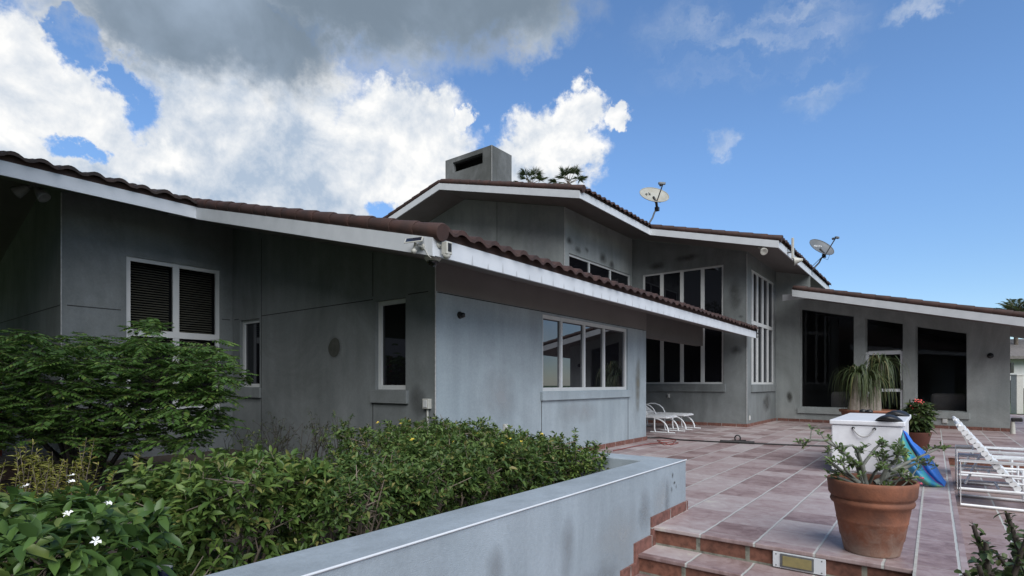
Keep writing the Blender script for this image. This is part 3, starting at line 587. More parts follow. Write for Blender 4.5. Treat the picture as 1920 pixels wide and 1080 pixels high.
# room behind the wing glass
rm = MB(); o = PQ.p(0.05, 0.012, -0.2); L_ = PQ.L - 0.1
A_, B_, C_, D_ = o, o + PQ.e * L_, o + PQ.e * L_ + V3(5, 0.4, 0), o - PQ.n * 5; H_ = V3(0, 0, 3.6)
rm.add([A_, B_, C_, D_, A_ + H_, B_ + V3(0, 0, 2.4), C_ + V3(0, 0, 2.4), D_ + H_], [(0, 1, 2, 3), (7, 6, 5, 4), (1, 5, 6, 2), (2, 6, 7, 3), (3, 7, 4, 0)])
rm.build('room', M['room'], house)

# --- roofs
def roof(name, org, ed, gd, L, run, z0, slope, sides=(True, True), fas=0.17, pitch=0.245, eave=True, rake_in=0.0, dark=False, label=None, tiles=True):
    """org: eave corner (soffit underside); ed along the eave, gd up the slope; sides: rake tiles at s=0 / s=L"""
    org = V3(org[0], org[1], z0); e = unit((*ed, 0)); g_ = unit((*gd, 0)); up = V3(0, 0, 1); gs = g_ + up * slope
    tm = M['roofdark'] if dark else M['rooftile']
    sl_ = MB(); T = 0.10
    b0 = org + up * 0.012
    c = [b0, b0 + e * L, b0 + e * L + gs * run, b0 + gs * run]; d = [q + up * (fas + 0.0) for q in c]
    sl_.add(c + d, [(0, 1, 2, 3), (7, 6, 5, 4), (0, 4, 5, 1), (1, 5, 6, 2), (2, 6, 7, 3), (3, 7, 4, 0)])
    rf = sl_.build('roof', M['soffit'], house)
    f = MB()
    if eave: f.obox(org - g_ * 0.03, e * L, g_ * 0.03, up * fas)
    for flag, x, sg in ((sides[0], 0, -1), (sides[1], L, 1)):
        if flag:
            a = org + e * x + (g_ * -0.03 - up * 0.03 * slope if eave else 0); f.obox(a, e * sg * 0.03, gs * (run + 0.03), up * fas)
    if f.v: f.build('fascia', M['white'], rf)
    band = MB()
    if eave: band.obox(org + up * fas - g_ * 0.012, e * L, g_ * 0.02, up * 0.085)
    for flag, x, sg in ((sides[0], 0, -1), (sides[1], L, 1)):
        if flag: band.obox(org + e * x + up * fas, e * sg * 0.012, gs * run, up * 0.05)
    if band.v: band.build('closure_strip', M['roofband'], rf)
    # corrugated tile sheet with stepped courses
    if tiles:
        cs = MB(); nw = max(1, int(round(L / pitch))); per = 8; nx = nw * per + 1; course = 0.36; nc = int(math.ceil(run / course))
        xs = np.linspace(0, L, nx); ph = (np.arange(nx) % per) / per
        hh = np.where(ph < 0.66, np.sin(np.clip(ph / 0.66, 0, 1) * math.pi) ** 0.75 * 0.045, -0.010)
        rng = np.random.RandomState(int(abs(org[0] * 97 + org[1] * 31)) % 1000)
        for k in range(nc):
            y0 = k * course - (0.09 if eave else 0.0); y1 = min((k + 1) * course + 0.03, run); jz = np.repeat(rng.uniform(-0.006, 0.008, nw + 1), per)[:nx]; jy = np.repeat(rng.uniform(-0.012, 0.012, nw + 1), per)[:nx]
            rows = []
            for yy, dz in ((y0, -0.014), (y0, 0.022), (y1, 0.0)):
                rows.append([org + e * xs[i] + gs * (yy + jy[i]) + up * (fas + 0.075 + hh[i] * (1 if dz > -0.01 else 0.75) + dz + jz[i]) for i in range(nx)])
            vs = rows[0] + rows[1] + rows[2]; fs = []
            for r in range(2):
                for i in range(nx - 1): fs.append((r * nx + i, r * nx + i + 1, (r + 1) * nx + i + 1, (r + 1) * nx + i))
            cs.add(vs, fs, False)
        cs.build('roof_tiles', tm, rf)
    # barrel tiles along each rake
    for flag, x, sg in ((sides[0], 0, -1), (sides[1], L, 1)):
        if not flag: continue
        rk = MB(); ln = 0.335; nt_ = int(run / ln) + 1; gsu = unit(gs); rg = random.Random(int(org[0] * 13 + x))
        for k in range(nt_):
            a = k * ln - 0.1; b = min(a + ln + 0.04, run + 0.02)
            if b - a < 0.08: continue
            ctr = org + e * (x - sg * 0.035) + up * (fas + 0.062)
            r0, r1 = 0.086, 0.070
            pA = ctr + gs * a + up * rg.uniform(-0.004, 0.004); pB = ctr + gs * b
            rk.tube([pA, pA + (pB - pA) * 0.03, pB], [r0 * 0.93, r0, r1], 14, caps=True)
        rk.build('rake_tile', M['rooftile'] if not dark else tm, rf)
    return rf
roof('near', (3.60, 3.70), (1, 0), (0, 1), 11.6, RIDGE - 3.70, 2.34, SL, (True, False))
roof('left', (-5.0, 8.63), (1, 0), (0, 1), 8.6, RIDGE - 8.63, near_soffit(8.63), SL, (False, False), dark=True, pitch=0.27)
roof('leftback', (-5.0, RIDGE + 5.0), (1, 0), (0, -1), 16.4, 5.0, near_soffit(RIDGE) - SL * 5.0, SL, (False, False), dark=True, tiles=False)
roof('upper', (10.54, 6.23), (1, 0), (0, 1), 3.8, RIDGE - 6.23, up_soffit(6.23), 0.26, (True, False))
roof('upperR', (14.34, 2.98), (1, 0), (0, 1), 8.0, RIDGE - 2.98, up_soffit(2.98), 0.26, (False, False))
roof('upperback', (10.54, RIDGE + 5.0), (1, 0), (0, -1), 11.8, 5.0, up_soffit(RIDGE) - 0.26 * 5, 0.26, (True, False), tiles=False, eave=True)
# rake of the second bay runs only up to the inner corner
rk2 = MB(); gs = V3(0, 1, 0.26); o2 = V3(14.34, 2.95, up_soffit(2.98)); rk2.obox(o2, V3(-0.03, 0, 0), gs * 3.28, V3(0, 0, 0.17)); rkf = rk2.build('fascia', M['white'], house)
rk2 = MB(); rk2.obox(o2 + V3(0, 0, 0.17), V3(-0.012, 0, 0), gs * 3.2, V3(0, 0, 0.05)); 
for k in range(10):
    a = k * 0.335 - 0.06; pA = o2 + V3(0.035, 0, 0.232) + gs * a; rk2.tube([pA, pA + gs * 0.012, pA + gs * 0.375], [0.08, 0.086, 0.07], 14)
rk2.build('rake_tile', M['rooftile'], house)
# right wing roof
oR = PQ.p(PQ.L + 1.05, 0, 1.0)
roof('wing', (oR[0], oR[1]), tuple(-PQ.n[:2]), tuple(-PQ.e[:2]), 8.0, PQ.L + 1.05 - 0.83, wing_soffit(PQ.L + 1.05), 0.256, (True, False), fas=0.19)
rt_ = MB(); PQ.fbox(rt_, 0.45, 1.6, wing_soffit(0.85) - 0.06, wing_soffit(0.85) + 0.12, 0.72, 0.76); rt_.build('fascia', M['white'], house)
# chimney
cm = MB(); a0c, b0c = 13.0, 10.78; b1c = 12.76; a1c = 14.0; zt_c = 8.5
CW = Wall((a0c, b0c), (a0c, b1c), (-1, 0))
o0, o1 = pa(905, 300, a0c)[1] - b0c, pa(849, 300, a0c)[1] - b0c
z1o, z0o = float(pa(905, 286, a0c)[2]), float(pa(905, 306, a0c)[2])
chw = CW.panel([(0, zt_c), (b1c - b0c, zt_c)], [(o0, o1, z0o, z1o, z1o)], zb=5.6, depth=0.14, name='chimney', m=M['stucco_dim'])
cm.add([(a0c, b0c, 5.6), (a1c, b0c, 5.6), (a1c, b0c, zt_c), (a0c, b0c, zt_c)], [(0, 1, 2, 3)])
cm.add([(a1c, b0c, 5.6), (a1c, b1c, 5.6), (a1c, b1c, zt_c), (a1c, b0c, zt_c)], [(0, 1, 2, 3)]); cm.add([(a1c, b1c, 5.6), (a0c, b1c, 5.6), (a0c, b1c, zt_c), (a1c, b1c, zt_c)], [(0, 1, 2, 3)])
cm.add([(a0c, b0c, zt_c), (a1c, b0c, zt_c), (a1c, b1c, zt_c), (a0c, b1c, zt_c)], [(0, 1, 2, 3)])
cm.build('chimney_shaft', M['stucco_dim'], chw)
cm = MB(); CW.fbox(cm, o0 - 0.1, o1 + 0.1, z0o - 0.1, z1o + 0.1, -0.5, -0.45); cm.build('flue_opening', M['dark'], chw)
# pale corner beads
for (x, y, z0, z1) in ((4.566, 4.646, 0.1, 2.59), (2.226, 9.586, 0.1, 3.8), (11.516, 7.226, 3.4, 5.5), (15.346, 3.946, 0.1, 4.6), (12.996, 10.776, 6.2, 8.49)):
    cbm = MB(); cbm.tube([(x, y, z0), (x, y, z1)], 0.009, 6); cbm.build('corner_bead', M['bead'], house)
# drip marks on the eave fascia
for k in range(34):
    a = 4.12 + k * 0.245; h = random.Random(k).uniform(0.05, 0.11) * (1 if k < 20 else 0.6); zz = 2.345
    dr = MB(); dr.add([(a - 0.014, 3.6675, zz), (a + 0.014, 3.6675, zz), (a, 3.6675, zz + h)], [(0, 1, 2)]); dr.build('drip_mark', M['rust'], house)
PW = Wall((-4.0, 1.8), (4.95, 1.8), (0, -1))
for q, z, a_, b_, m_, k in ((8.62, 0.36, 0.02, 0.035, 'stain_dark', 1), (8.66, 0.29, 0.03, 0.018, 'stain_dark', 2), (8.60, 0.24, 0.014, 0.04, 'stain_dark', 3), (8.70, 0.25, 0.012, 0.03, 'stain_dark', 4), (8.4, 0.2, 0.3, 0.22, 'bloom', 5), (7.6, 0.05, 0.5, 0.3, 'bloom', 6), (6.9, 0.12, 0.12, 0.3, 'smudge', 7), (8.05, 0.15, 0.16, 0.25, 'smudge', 8), (6.2, 0.2, 0.1, 0.18, 'smudge', 9), (7.3, -0.2, 0.4, 0.2, 'smudge', 10), (8.5, 0.1, 0.08, 0.3, 'smudge', 11)):
    PW.stain(q, z, a_, b_, m_, k, 0, pw)
#@@OBJECTS
# ------------------------------------------------------------------ foliage helpers
def rnd_unit(n, rg):
    v = rg.normal(size=(n, 3)); return v / np.linalg.norm(v, axis=1, keepdims=True)
def norm_rows(v): return v / np.maximum(np.linalg.norm(v, axis=1, keepdims=True), 1e-9)
def leaf_mesh(name, m, parent, base, d, L, W, rg, droop=0.25, fold=0.18, prof=((0.3, 1.0), (0.68, 0.8)), simple=False):
    """one mesh of many leaves: base points, directions, lengths, widths"""
    n = len(base); d = norm_rows(d); upv = np.tile(V3(0, 0, 1), (n, 1)) + rg.normal(size=(n, 3)) * 0.35
    side = norm_rows(np.cross(d, upv)); nor = norm_rows(np.cross(side, d))
    L = np.broadcast_to(np.asarray(L, float), (n,))[:, None]; W = np.broadcast_to(np.asarray(W, float), (n,))[:, None]
    org = np.array(parent.get('_org', (0, 0, 0))) if parent is not None else np.zeros(3)
    def st(t): return base + d * L * t - V3(0, 0, 1) * (droop * L * t * t)
    if simple:
        c = st(0.45); vs = np.stack([base, c + side * W / 2 + nor * W * fold, st(1.0), c - side * W / 2 + nor * W * fold], 1); fcs = [(0, 1, 2), (0, 2, 3)]
    else:
        (t1, w1), (t2, w2) = prof; c1, c2 = st(t1), st(t2); f = nor * W * fold
        vs = np.stack([base, c1 + side * W * w1 / 2 + f, c1, c1 - side * W * w1 / 2 + f, c2 + side * W * w2 / 2 + f, c2, c2 - side * W * w2 / 2 + f, st(1.0)], 1)
        fcs = [(0, 1, 2), (0, 2, 3), (1, 4, 5, 2), (2, 5, 6, 3), (4, 7, 5), (5, 7, 6)]
    k = vs.shape[1]; verts = (vs.reshape(-1, 3) - org)
    loops = []; starts = []; tot = []; cnt = 0
    fl = [np.array(f) for f in fcs]; idx = np.arange(n)[:, None] * k
    per = np.concatenate(fl); allidx = (idx + per[None, :]).reshape(-1)
    sizes = np.tile([len(f) for f in fcs], n); stt = np.concatenate([[0], np.cumsum(sizes)[:-1]])
    me = bpy.data.meshes.new(name); me.vertices.add(len(verts)); me.vertices.foreach_set('co', verts.astype(np.float32).reshape(-1))
    me.loops.add(len(allidx)); me.loops.foreach_set('vertex_index', allidx.astype(np.int32))
    me.polygons.add(len(sizes)); me.polygons.foreach_set('loop_start', stt.astype(np.int32)); me.polygons.foreach_set('loop_total', sizes.astype(np.int32))
    me.update(calc_edges=True); me.validate()
    me.materials.append(m); ob = bpy.data.objects.new(name, me); col.objects.link(ob); ob['_org'] = tuple(org)
    if parent is not None: ob.parent = parent
    else: ob.location = org
    return ob
def whorl(pts, axes, k, spread, rg):
    """k leaf directions around each axis"""
    n = len(pts); ax = norm_rows(axes); t = norm_rows(np.cross(ax, rnd_unit(n, rg))); b = np.cross(ax, t)
    P = []; Dd = []
    ph = rg.uniform(0, 6.28, n)
    for i in range(k):
        a = ph + 2 * math.pi * i / k + rg.normal(size=n) * 0.3; sp = spread * rg.uniform(0.6, 1.3, n)
        Dd.append(ax * np.cos(sp)[:, None] + (t * np.cos(a)[:, None] + b * np.sin(a)[:, None]) * np.sin(sp)[:, None]); P.append(pts - ax * rg.uniform(0, 0.03, n)[:, None])
    return np.concatenate(P), np.concatenate(Dd)
def shrub(name, label, cat, c, rad, h, n, leaf, L, W, seed, group=None, k=5, stems=9, spread=0.95, flat=0.0, z0=0.05, bare=0.0, sprigs=0, stemmat='twig', inner=0.35):
    """clipped or loose shrub: stems fan up from the base, leaf whorls fill the crown"""
    rg = np.random.RandomState(seed); th = thing(name, label, cat, (c[0], c[1], z0), group)
    base = V3(c[0], c[1], z0); st = MB(); tips = []
    for i in range(stems):
        a = rg.uniform(0, 6.28); r_ = math.sqrt(rg.uniform(0.05, 1)); e = base + V3(math.cos(a) * rad[0] * r_ * 0.85, math.sin(a) * rad[1] * r_ * 0.85, h * rg.uniform(0.6, 0.92))
        b0 = base + V3(math.cos(a) * rad[0] * 0.35 * r_, math.sin(a) * rad[1] * 0.35 * r_, -0.03)
        mid = (b0 * 0.55 + e * 0.45) + rg.normal(size=3) * 0.03; st.tube([b0, mid, e], [0.011, 0.008, 0.004], 5); tips.append(e)
        for j in range(3):
            q = mid + (e - mid) * rg.uniform(0, 0.9); w = q + V3(rg.normal() * 0.12, rg.normal() * 0.12, rg.uniform(0.05, 0.2)); st.tube([q, w], [0.005, 0.0025], 4)
    # points: shell heavy, lumpy
    lumps = rnd_unit(14, rg)
    u = rnd_unit(n, rg); rr = rg.uniform(inner, 1, n) ** 0.45
    lump = 1 + 0.16 * np.max(u @ lumps.T, axis=1) ** 6 * rg.choice([1, 0.3], n) - 0.07
    sq = np.sign(u) * np.abs(u) ** (1 - flat)
    sq = sq / np.maximum(np.linalg.norm(sq, axis=1, keepdims=True), np.max(np.abs(sq), axis=1, keepdims=True)) if flat == 0 else sq / np.maximum(np.max(np.abs(sq), axis=1, keepdims=True), 1e-6) * (1 - 0.12 * (1 - np.max(np.abs(u), axis=1, keepdims=True)))
    p = sq * (rr * lump)[:, None]; low = p[:, 2] < -0.35
    keep = ~(low & (rg.uniform(size=n) < bare)); p = p[keep]; u = u[keep]
    pts = base + V3(0, 0, h * 0.52) + p * V3(rad[0], rad[1], h * 0.5)
    ax = norm_rows(u * V3(0.8, 0.8, 0.5) + V3(0, 0, 0.75) + rg.normal(size=u.shape) * 0.3)
    if sprigs:
        topi = np.where(pts[:, 2] > z0 + h * 0.72)[0]; sp_p = []; sp_a = []; sg_m = st
        for i in rg.choice(topi, min(sprigs, len(topi)), replace=False):
            d = unit(V3(rg.normal() * 0.3, rg.normal() * 0.3, 1)); ln = rg.uniform(0.03, 0.11); nt_i = tips[int(np.argmin([np.linalg.norm(e_ - pts[i]) for e_ in tips]))]; sg_m.tube([nt_i, pts[i], pts[i] + d * ln], [0.004, 0.003, 0.0015], 4)
            for q in np.arange(0.03, ln + 0.01, 0.028): sp_p.append(pts[i] + d * q); sp_a.append(d + rnd_unit(1, rg)[0] * 0.2)
        pts = np.concatenate([pts, np.array(sp_p)]); ax = np.concatenate([ax, norm_rows(np.array(sp_a))])
    st.build('stem', M[stemmat], th)
    P, Dd = whorl(pts, ax, k, spread, rg); m_ = len(P); s_c = rg.uniform(0.65, 1.25, m_)
    leaf_mesh('foliage', M[leaf], th, P, Dd, L * s_c, W * s_c * rg.uniform(0.8, 1.2, m_), rg)
    return th, pts, ax
def flowers(th, pts, ax, idx, m, r, rg, name='flower', petals=5, out=0.03):
    for i in idx:
        f = MB(); c = pts[i] + ax[i] * out; a = unit(ax[i] + V3(0, 0, 0.6) - FW * 0.5); x = unit(np.cross(a, (0, 0, 1) if abs(a[2]) < .95 else (1, 0, 0))); y = np.cross(a, x)
        for q in range(petals):
            t0 = 2 * math.pi * q / petals + rg.uniform(-.2, .2); d0 = x * math.cos(t0) + y * math.sin(t0); d1 = x * math.cos(t0 + 0.5) + y * math.sin(t0 + 0.5); d2 = x * math.cos(t0 - 0.35) + y * math.sin(t0 - 0.35)
            f.add([c, c + d2 * r * 0.55 + a * 0.004, c + d0 * r + a * 0.002, c + d1 * r * 0.75 + a * 0.008], [(0, 1, 2, 3)])
        f.build(name, m, th)

# hedge along the planter wall
HG = 'leafy shrubs of the hedge behind the planter wall'
hs = [ # a, b, ra, rb, h, leaf, label
 (1.40, 3.02, 0.40, 0.46, 0.80, 'hedge2', 'tallest pointed-leaf hedge shrub at the left end of the hedge'),
 (1.95, 2.80, 0.42, 0.46, 0.76, 'hedge', 'dense green hedge shrub next to the tall left-end shrub'),
 (2.50, 2.80, 0.42, 0.48, 0.74, 'hedge', 'dense green hedge shrub below the sparse twiggy bushes'),
 (3.05, 2.86, 0.44, 0.50, 0.76, 'hedge', 'rounded hedge shrub with twiggy base at the middle of the hedge'),
 (3.55, 2.82, 0.36, 0.42, 0.70, 'hedge', 'hedge shrub with a bare brown base beside the planter rim'),
 (4.02, 2.95, 0.34, 0.40, 0.69, 'hedge', 'narrow hedge shrub second from the terrace end'),
 (4.36, 2.72, 0.26, 0.34, 0.62, 'hedge2', 'small last hedge shrub at the terrace end of the planter'),
 (3.30, 3.80, 0.46, 0.42, 0.78, 'hedge', 'dark hedge shrub against the wall under the narrow window'),
 (3.95, 3.95, 0.44, 0.42, 0.78, 'hedge', 'hedge shrub with yellow blooms at the house corner'),
 (4.28, 3.50, 0.32, 0.36, 0.74, 'hedge2', 'bright hedge shrub in front of the pale wall'),
]
frng = np.random.RandomState(77)
for i, (a, b, ra, rb, h, lf, lab) in enumerate(hs):
    th, pts, ax = shrub('hedge_shrub', lab, 'shrub', (a, b), (ra * (0.92 if i < 7 else 1.0), rb), h * (0.84 if i < 7 else 0.88) * (1.0, 0.93, 0.99, 1.05, 0.92, 1.06, 0.95, 1.0, 1.05, 0.95)[i], int(1500 * ra * rb / 0.17), lf, 0.050 if i else 0.066, 0.017 if i else 0.022, 100 + i, HG, k=5, stems=16, flat=0.45, bare=0.75, sprigs=30)
    if i in (3, 5, 8, 9):
        cand = [j for j in range(len(pts)) if pts[j][2] > 0.05 + h * 0.6]
        flowers(th, pts, ax, frng.choice(cand, 7 if i == 8 else 4, replace=False), M['bud'], 0.022, frng, 'yellow_flower')
# glossy shrub with white flowers, close to the camera on the left
th, pts, ax = shrub('white_flower_shrub', 'broad-leaved shrub with white pinwheel flowers in the near left corner', 'shrub', (0.40, 2.85), (0.52, 0.55), 0.62, 760, 'jasmine', 0.092, 0.034, 201, None, k=5, stems=8, spread=1.1, flat=0.2, bare=0.2)
for (u, v) in ((50, 914), (110, 891), (127, 892), (158, 989), (178, 985), (147, 1012), (143, 1003), (222, 1049), (290, 1037), (128, 972)):
    pass
tgt = [(58, 914), (110, 891), (127, 893), (158, 989), (178, 985), (146, 1013), (141, 1000), (222, 1049)]
proj = lambda p: (960 + FOC * ((p - EYEP) @ RT) / ((p - EYEP) @ FW), HORI - FOC * (p - EYEP)[2] / ((p - EYEP) @ FW))
pj = np.array([proj(p) for p in pts]); dep = (pts - EYEP) @ FW
sel = []
for (u, v) in tgt:
    dd = np.hypot(pj[:, 0] - u, pj[:, 1] - v) + dep * 60; j = int(np.argmin(dd)); sel.append(j)
flowers(th, pts, ax, sel, M['petal'], 0.019, frng, 'white_flower', out=0.07)
# second, darker glossy shrub filling between
shrub('broadleaf_shrub', 'dark broad-leaved shrub between the white-flowered shrub and the hedge', 'shrub', (0.98, 3.30), (0.42, 0.42), 0.55, 380, 'jasmine', 0.095, 0.034, 203, None, k=5, spread=1.1, flat=0.2)
# feathery yellow-green plants in the left background
for i, (a, b, h, lab) in enumerate(((0.80, 4.50, 0.74, 'feathery yellow-green fern plant at the left picture edge'), (1.10, 4.62, 0.72, 'feathery yellow-green fern plant in front of the brick step'))):
    rg = np.random.RandomState(300 + i); th = thing('fern_plant', lab, 'plant', (a, b, 0.05), 'yellow-green fern plants'); sm = MB(); P = []; Dd = []
    for k in range(34):
        an = rg.uniform(0, 6.28); ln = rg.uniform(0.5, 1.0) * h; p0 = V3(a + rg.normal() * 0.13, b + rg.normal() * 0.13, 0.05); tip = p0 + V3(math.cos(an) * 0.13, math.sin(an) * 0.13, ln); sm.tube([p0, (p0 + tip) / 2, tip], [0.004, 0.003, 0.001], 4)
        for j in range(60):
            t_ = rg.uniform(0.25, 1.0); q = p0 + (tip - p0) * t_; P.append(q); Dd.append(V3(rg.normal(), rg.normal(), 0.7))
    sm.build('stem', M['twig'], th); P = np.array(P); leaf_mesh('foliage', M['fern'], th, P, np.array(Dd), rg.uniform(0.03, 0.06, len(P)), 0.010, rg, simple=True)
# feather-leaved bush under the left eave
rg = np.random.RandomState(41)
th = thing('feathery_bush', 'wide spreading bush with feathery compound leaves under the left eave', 'bush', (1.92, 7.3, 0.03)); br = MB(); base = V3(1.92, 7.3, 0.0)
tw = MB(); nodes = []
cen = pd(205, 0, 6.1)
for k in range(16):
    u_ = rg.uniform(-60, 430); z_ = rg.uniform(0.75, 1.55); dp = rg.uniform(5.4, 6.9); p3 = pd(u_, 700, dp); e = V3(p3[0], p3[1], z_); b_ = base + V3(rg.normal() * 0.06, rg.normal() * 0.06, 0)
    m1 = b_ * 0.6 + e * 0.4 + V3(0, 0, 0.18); br.tube([b_, m1, e], [0.028, 0.018, 0.007], 6)
    for j in range(6):
        q = m1 + (e - m1) * rg.uniform(0.2, 1); w = q + V3(rg.normal() * 0.28, rg.normal() * 0.28, rg.uniform(-0.02, 0.3)); tw.tube([q, w], [0.006, 0.003], 4); nodes.append((q, w))
br.build('branch', M['dstem'], th); tw.build('twig', M['dstem'], th)
P = []; Dd = []; LL = []; rach = MB()
def compound(p, az_, pitch, ln, npair):
    d = V3(math.cos(az_) * math.cos(pitch), math.sin(az_) * math.cos(pitch), math.sin(pitch)); sd_ = unit(np.cross(d, (0, 0, 1)))
    rach.tube([p, p + d * ln * 0.5 + V3(0, 0, 0.01), p + d * ln - V3(0, 0, 0.03)], 0.0016, 3, caps=False)
    for j in range(npair):
        t_ = (j + 1) / (npair + 0.5); q = p + d * ln * t_ - V3(0, 0, 0.03 * t_ * t_)
        for s_ in (-1, 1):
            P.append(q); Dd.append(sd_ * s_ + d * 0.55 + V3(0, 0, -0.18)); LL.append(0.060 * (1.1 - 0.35 * abs(t_ - 0.4)))
    P.append(p + d * ln - V3(0, 0, 0.03)); Dd.append(d); LL.append(0.04)
cnt = 0
while cnt < 2500:
    u_ = rg.uniform(-90, 425); dp = rg.uniform(5.0, 6.9); p3 = pd(u_, 700, dp)
    topz = np.interp(u_, [-90, 0, 60, 120, 160, 200, 250, 285, 330, 400, 440, 465], [1.74, 1.66, 1.70, 1.60, 1.58, 1.66, 1.68, 1.78, 1.66, 1.58, 1.46, 1.25]) - (6.1 - dp) * 0.10 * (1 if dp < 6.1 else 0.4)
    bot = np.interp(u_, [-90, 100, 150, 250, 330, 400, 465], [0.5, 0.55, 0.36, 0.32, 0.45, 0.62, 0.95]); topz += 0.07 * math.sin(u_ * 0.05) + 0.05 * math.sin(u_ * 0.11 + 1)
    z_ = bot + (topz - bot) * rg.uniform(0, 1) ** 0.75
    if math.sin(z_ * 26 + u_ * 0.02 + math.sin(u_ * 0.013) * 2) < -0.1 and rg.uniform() < 0.8: continue
    cnt += 1
    compound(V3(p3[0], p3[1], z_), rg.uniform(0, 6.28), rg.uniform(-0.45, 0.35), rg.uniform(0.15, 0.26), int(rg.randint(6, 9)))
for (u_, v_, dp) in ((125, 634, 6.2), (150, 632, 6.2), (165, 640, 6.2), (262, 612, 6.0), (272, 606, 6.0), (250, 618, 6.0), (280, 618, 6.0), (190, 640, 6.1), (430, 690, 6.1), (450, 700, 6.1), (425, 720, 6.2), (460, 712, 6.2)):
    for q in range(3): compound(pd(u_, v_, dp), rg.uniform(0, 6.28), rg.uniform(-0.2, 0.4), 0.17, 7)
for q, (u_, v_, dp) in enumerate(((120, 638, 6.2), (268, 622, 6.0), (440, 700, 6.1))):
    pass
rach.build('leaf_stalk', M['dstem'], th); P = np.array(P); LL = np.array(LL)
leaf_mesh('foliage', M['cassia'], th, P, np.array(Dd), LL, LL * 0.40, rg, droop=0.15, simple=False, prof=((0.3, 0.9), (0.72, 0.85)))
# sparse twiggy bushes along the dark wall
def twiggy(c, h, rad, n, lab, seed, leafn=6, leaf='twigleaf'):
    rg = np.random.RandomState(seed); th = thing('twiggy_bush', lab, 'bush', (c[0], c[1], 0.03), 'thin bushes in front of the dark wall'); s_ = MB(); P = []; Dd = []
    for k in range(n):
        b_ = V3(c[0] + rg.normal() * 0.06, c[1] + rg.normal() * 0.06, 0.0); e = V3(c[0] + rg.normal() * rad, c[1] + rg.normal() * rad, h * rg.uniform(0.65, 1)); m1 = b_ * 0.45 + e * 0.55 + rg.normal(size=3) * 0.04
        s_.tube([b_, m1, e], [0.006, 0.004, 0.002], 5)
        for j in range(7):
            q = m1 + (e - m1) * rg.uniform(-0.6, 1); w = q + rg.normal(size=3) * 0.07 + V3(0, 0, 0.07); s_.tube([q, w], [0.002, 0.001], 3)
            for l in range(leafn): P.append(q + (w - q) * rg.uniform(0.4, 1)); Dd.append(rg.normal(size=3) + V3(0, 0, 0.3))
    s_.build('stem', M['dstem'], th); P = np.array(P); leaf_mesh('foliage', M[leaf], th, P, np.array(Dd), rg.uniform(0.025, 0.05, len(P)), 0.011, rg, simple=True)
p_ = gz(525, 868, 0.0); twiggy(pd(520, 800, 6.3), 0.80, 0.20, 16, 'sparse brown twiggy bush with few leaves before the dark wall', 51, 4)
twiggy(pd(585, 800, 6.2), 0.80, 0.16, 12, 'upright twiggy bush right beside the sparse brown bush', 52, 5)
twiggy(pd(640, 800, 6.0), 0.78, 0.15, 12, 'small leafy green bush under the oval wall stain', 53, 18, 'hedge')
twiggy(pd(455, 800, 5.6), 0.72, 0.16, 10, 'thin bush with pale green tips below the small dark window', 54, 9, 'hedge2')
th, pts, ax = shrub('low_leafy_plant', 'low leafy plant beside the little blue can at the planter rim', 'plant', tuple(pd(338, 1040, 2.42)[:2]), (0.13, 0.13), 0.30, 26, 'hedge2', 0.085, 0.028, 61, None, k=6, stems=3, spread=1.2)
# tiny blue can with a white lid between the plants
c = pd(307, 1075, 2.35); t = thing('small_can', 'small dark blue can with a white lid among the near plants', 'can', (c[0], c[1], 0.05))
cz = float(c[2]) + 0.02
b_ = MB(); b_.lathe([(0.0, 0.05), (0.032, 0.05), (0.034, 0.07), (0.034, cz), (0.03, cz + 0.006), (0, cz + 0.006)], (c[0], c[1], 0), 20); b_.build('can_body', mat('blue_enamel', (0.012, 0.02, 0.06), 0.4), t)
b_ = MB(); b_.lathe([(0.0, cz + 0.018), (0.030, cz + 0.016), (0.035, cz + 0.010), (0.034, cz + 0.004)], (c[0], c[1], 0), 20); b_.build('can_lid', M['plastic'], t)
# red post, brick step and pipe by the far left wall
c = pd(-1, 700, 6.9); t = MB(); t.box(c[0] - 0.07, c[0] + 0.02, c[1] - 0.03, c[1] + 0.05, 0, 1.72); t.box(c[0] - 0.08, c[0] + 0.03, c[1] - 0.04, c[1] + 0.06, 1.72, 1.75)
tag(t.build('red_post', M['redpost'], None, 0.004, (c[0], c[1], 0)), 'dark red wooden post behind the bush at the left picture edge', 'post')
th = thing('brick_step', 'low brick step with a stone top by the far left wall', 'step', (1.6, 8.9, 0)); t = MB(); t.box(0.95, 2.12, 8.55, 9.4, 0.0, 0.20); t.build('step_body', mat('brown_brick', (0.10, 0.055, 0.04), 0.85, (0.15, 0.09, 0.065), 12), th)
t = MB(); t.box(0.92, 2.15, 8.52, 9.45, 0.20, 0.25); t.build('step_top', mat('worn_stone', (0.16, 0.13, 0.115), 0.85, (0.22, 0.19, 0.17), 10), th, bevel=0.008)
t = MB(); q = [pd(47, 800, 7.2), pd(52, 822, 7.2), pd(108, 847, 7.2), pd(114, 872, 7.2)]; q[-1][2] = 0.02; t.tube(q, 0.018, 8); t.tube([q[2] - V3(0, 0, 0.03), q[2] + V3(0, 0, 0.025)], 0.028, 8)
tag(t.build('drain_pipe', M['plastic'], None, org=tuple(q[-1])), 'bent white drain pipe resting over the brick step', 'pipe')

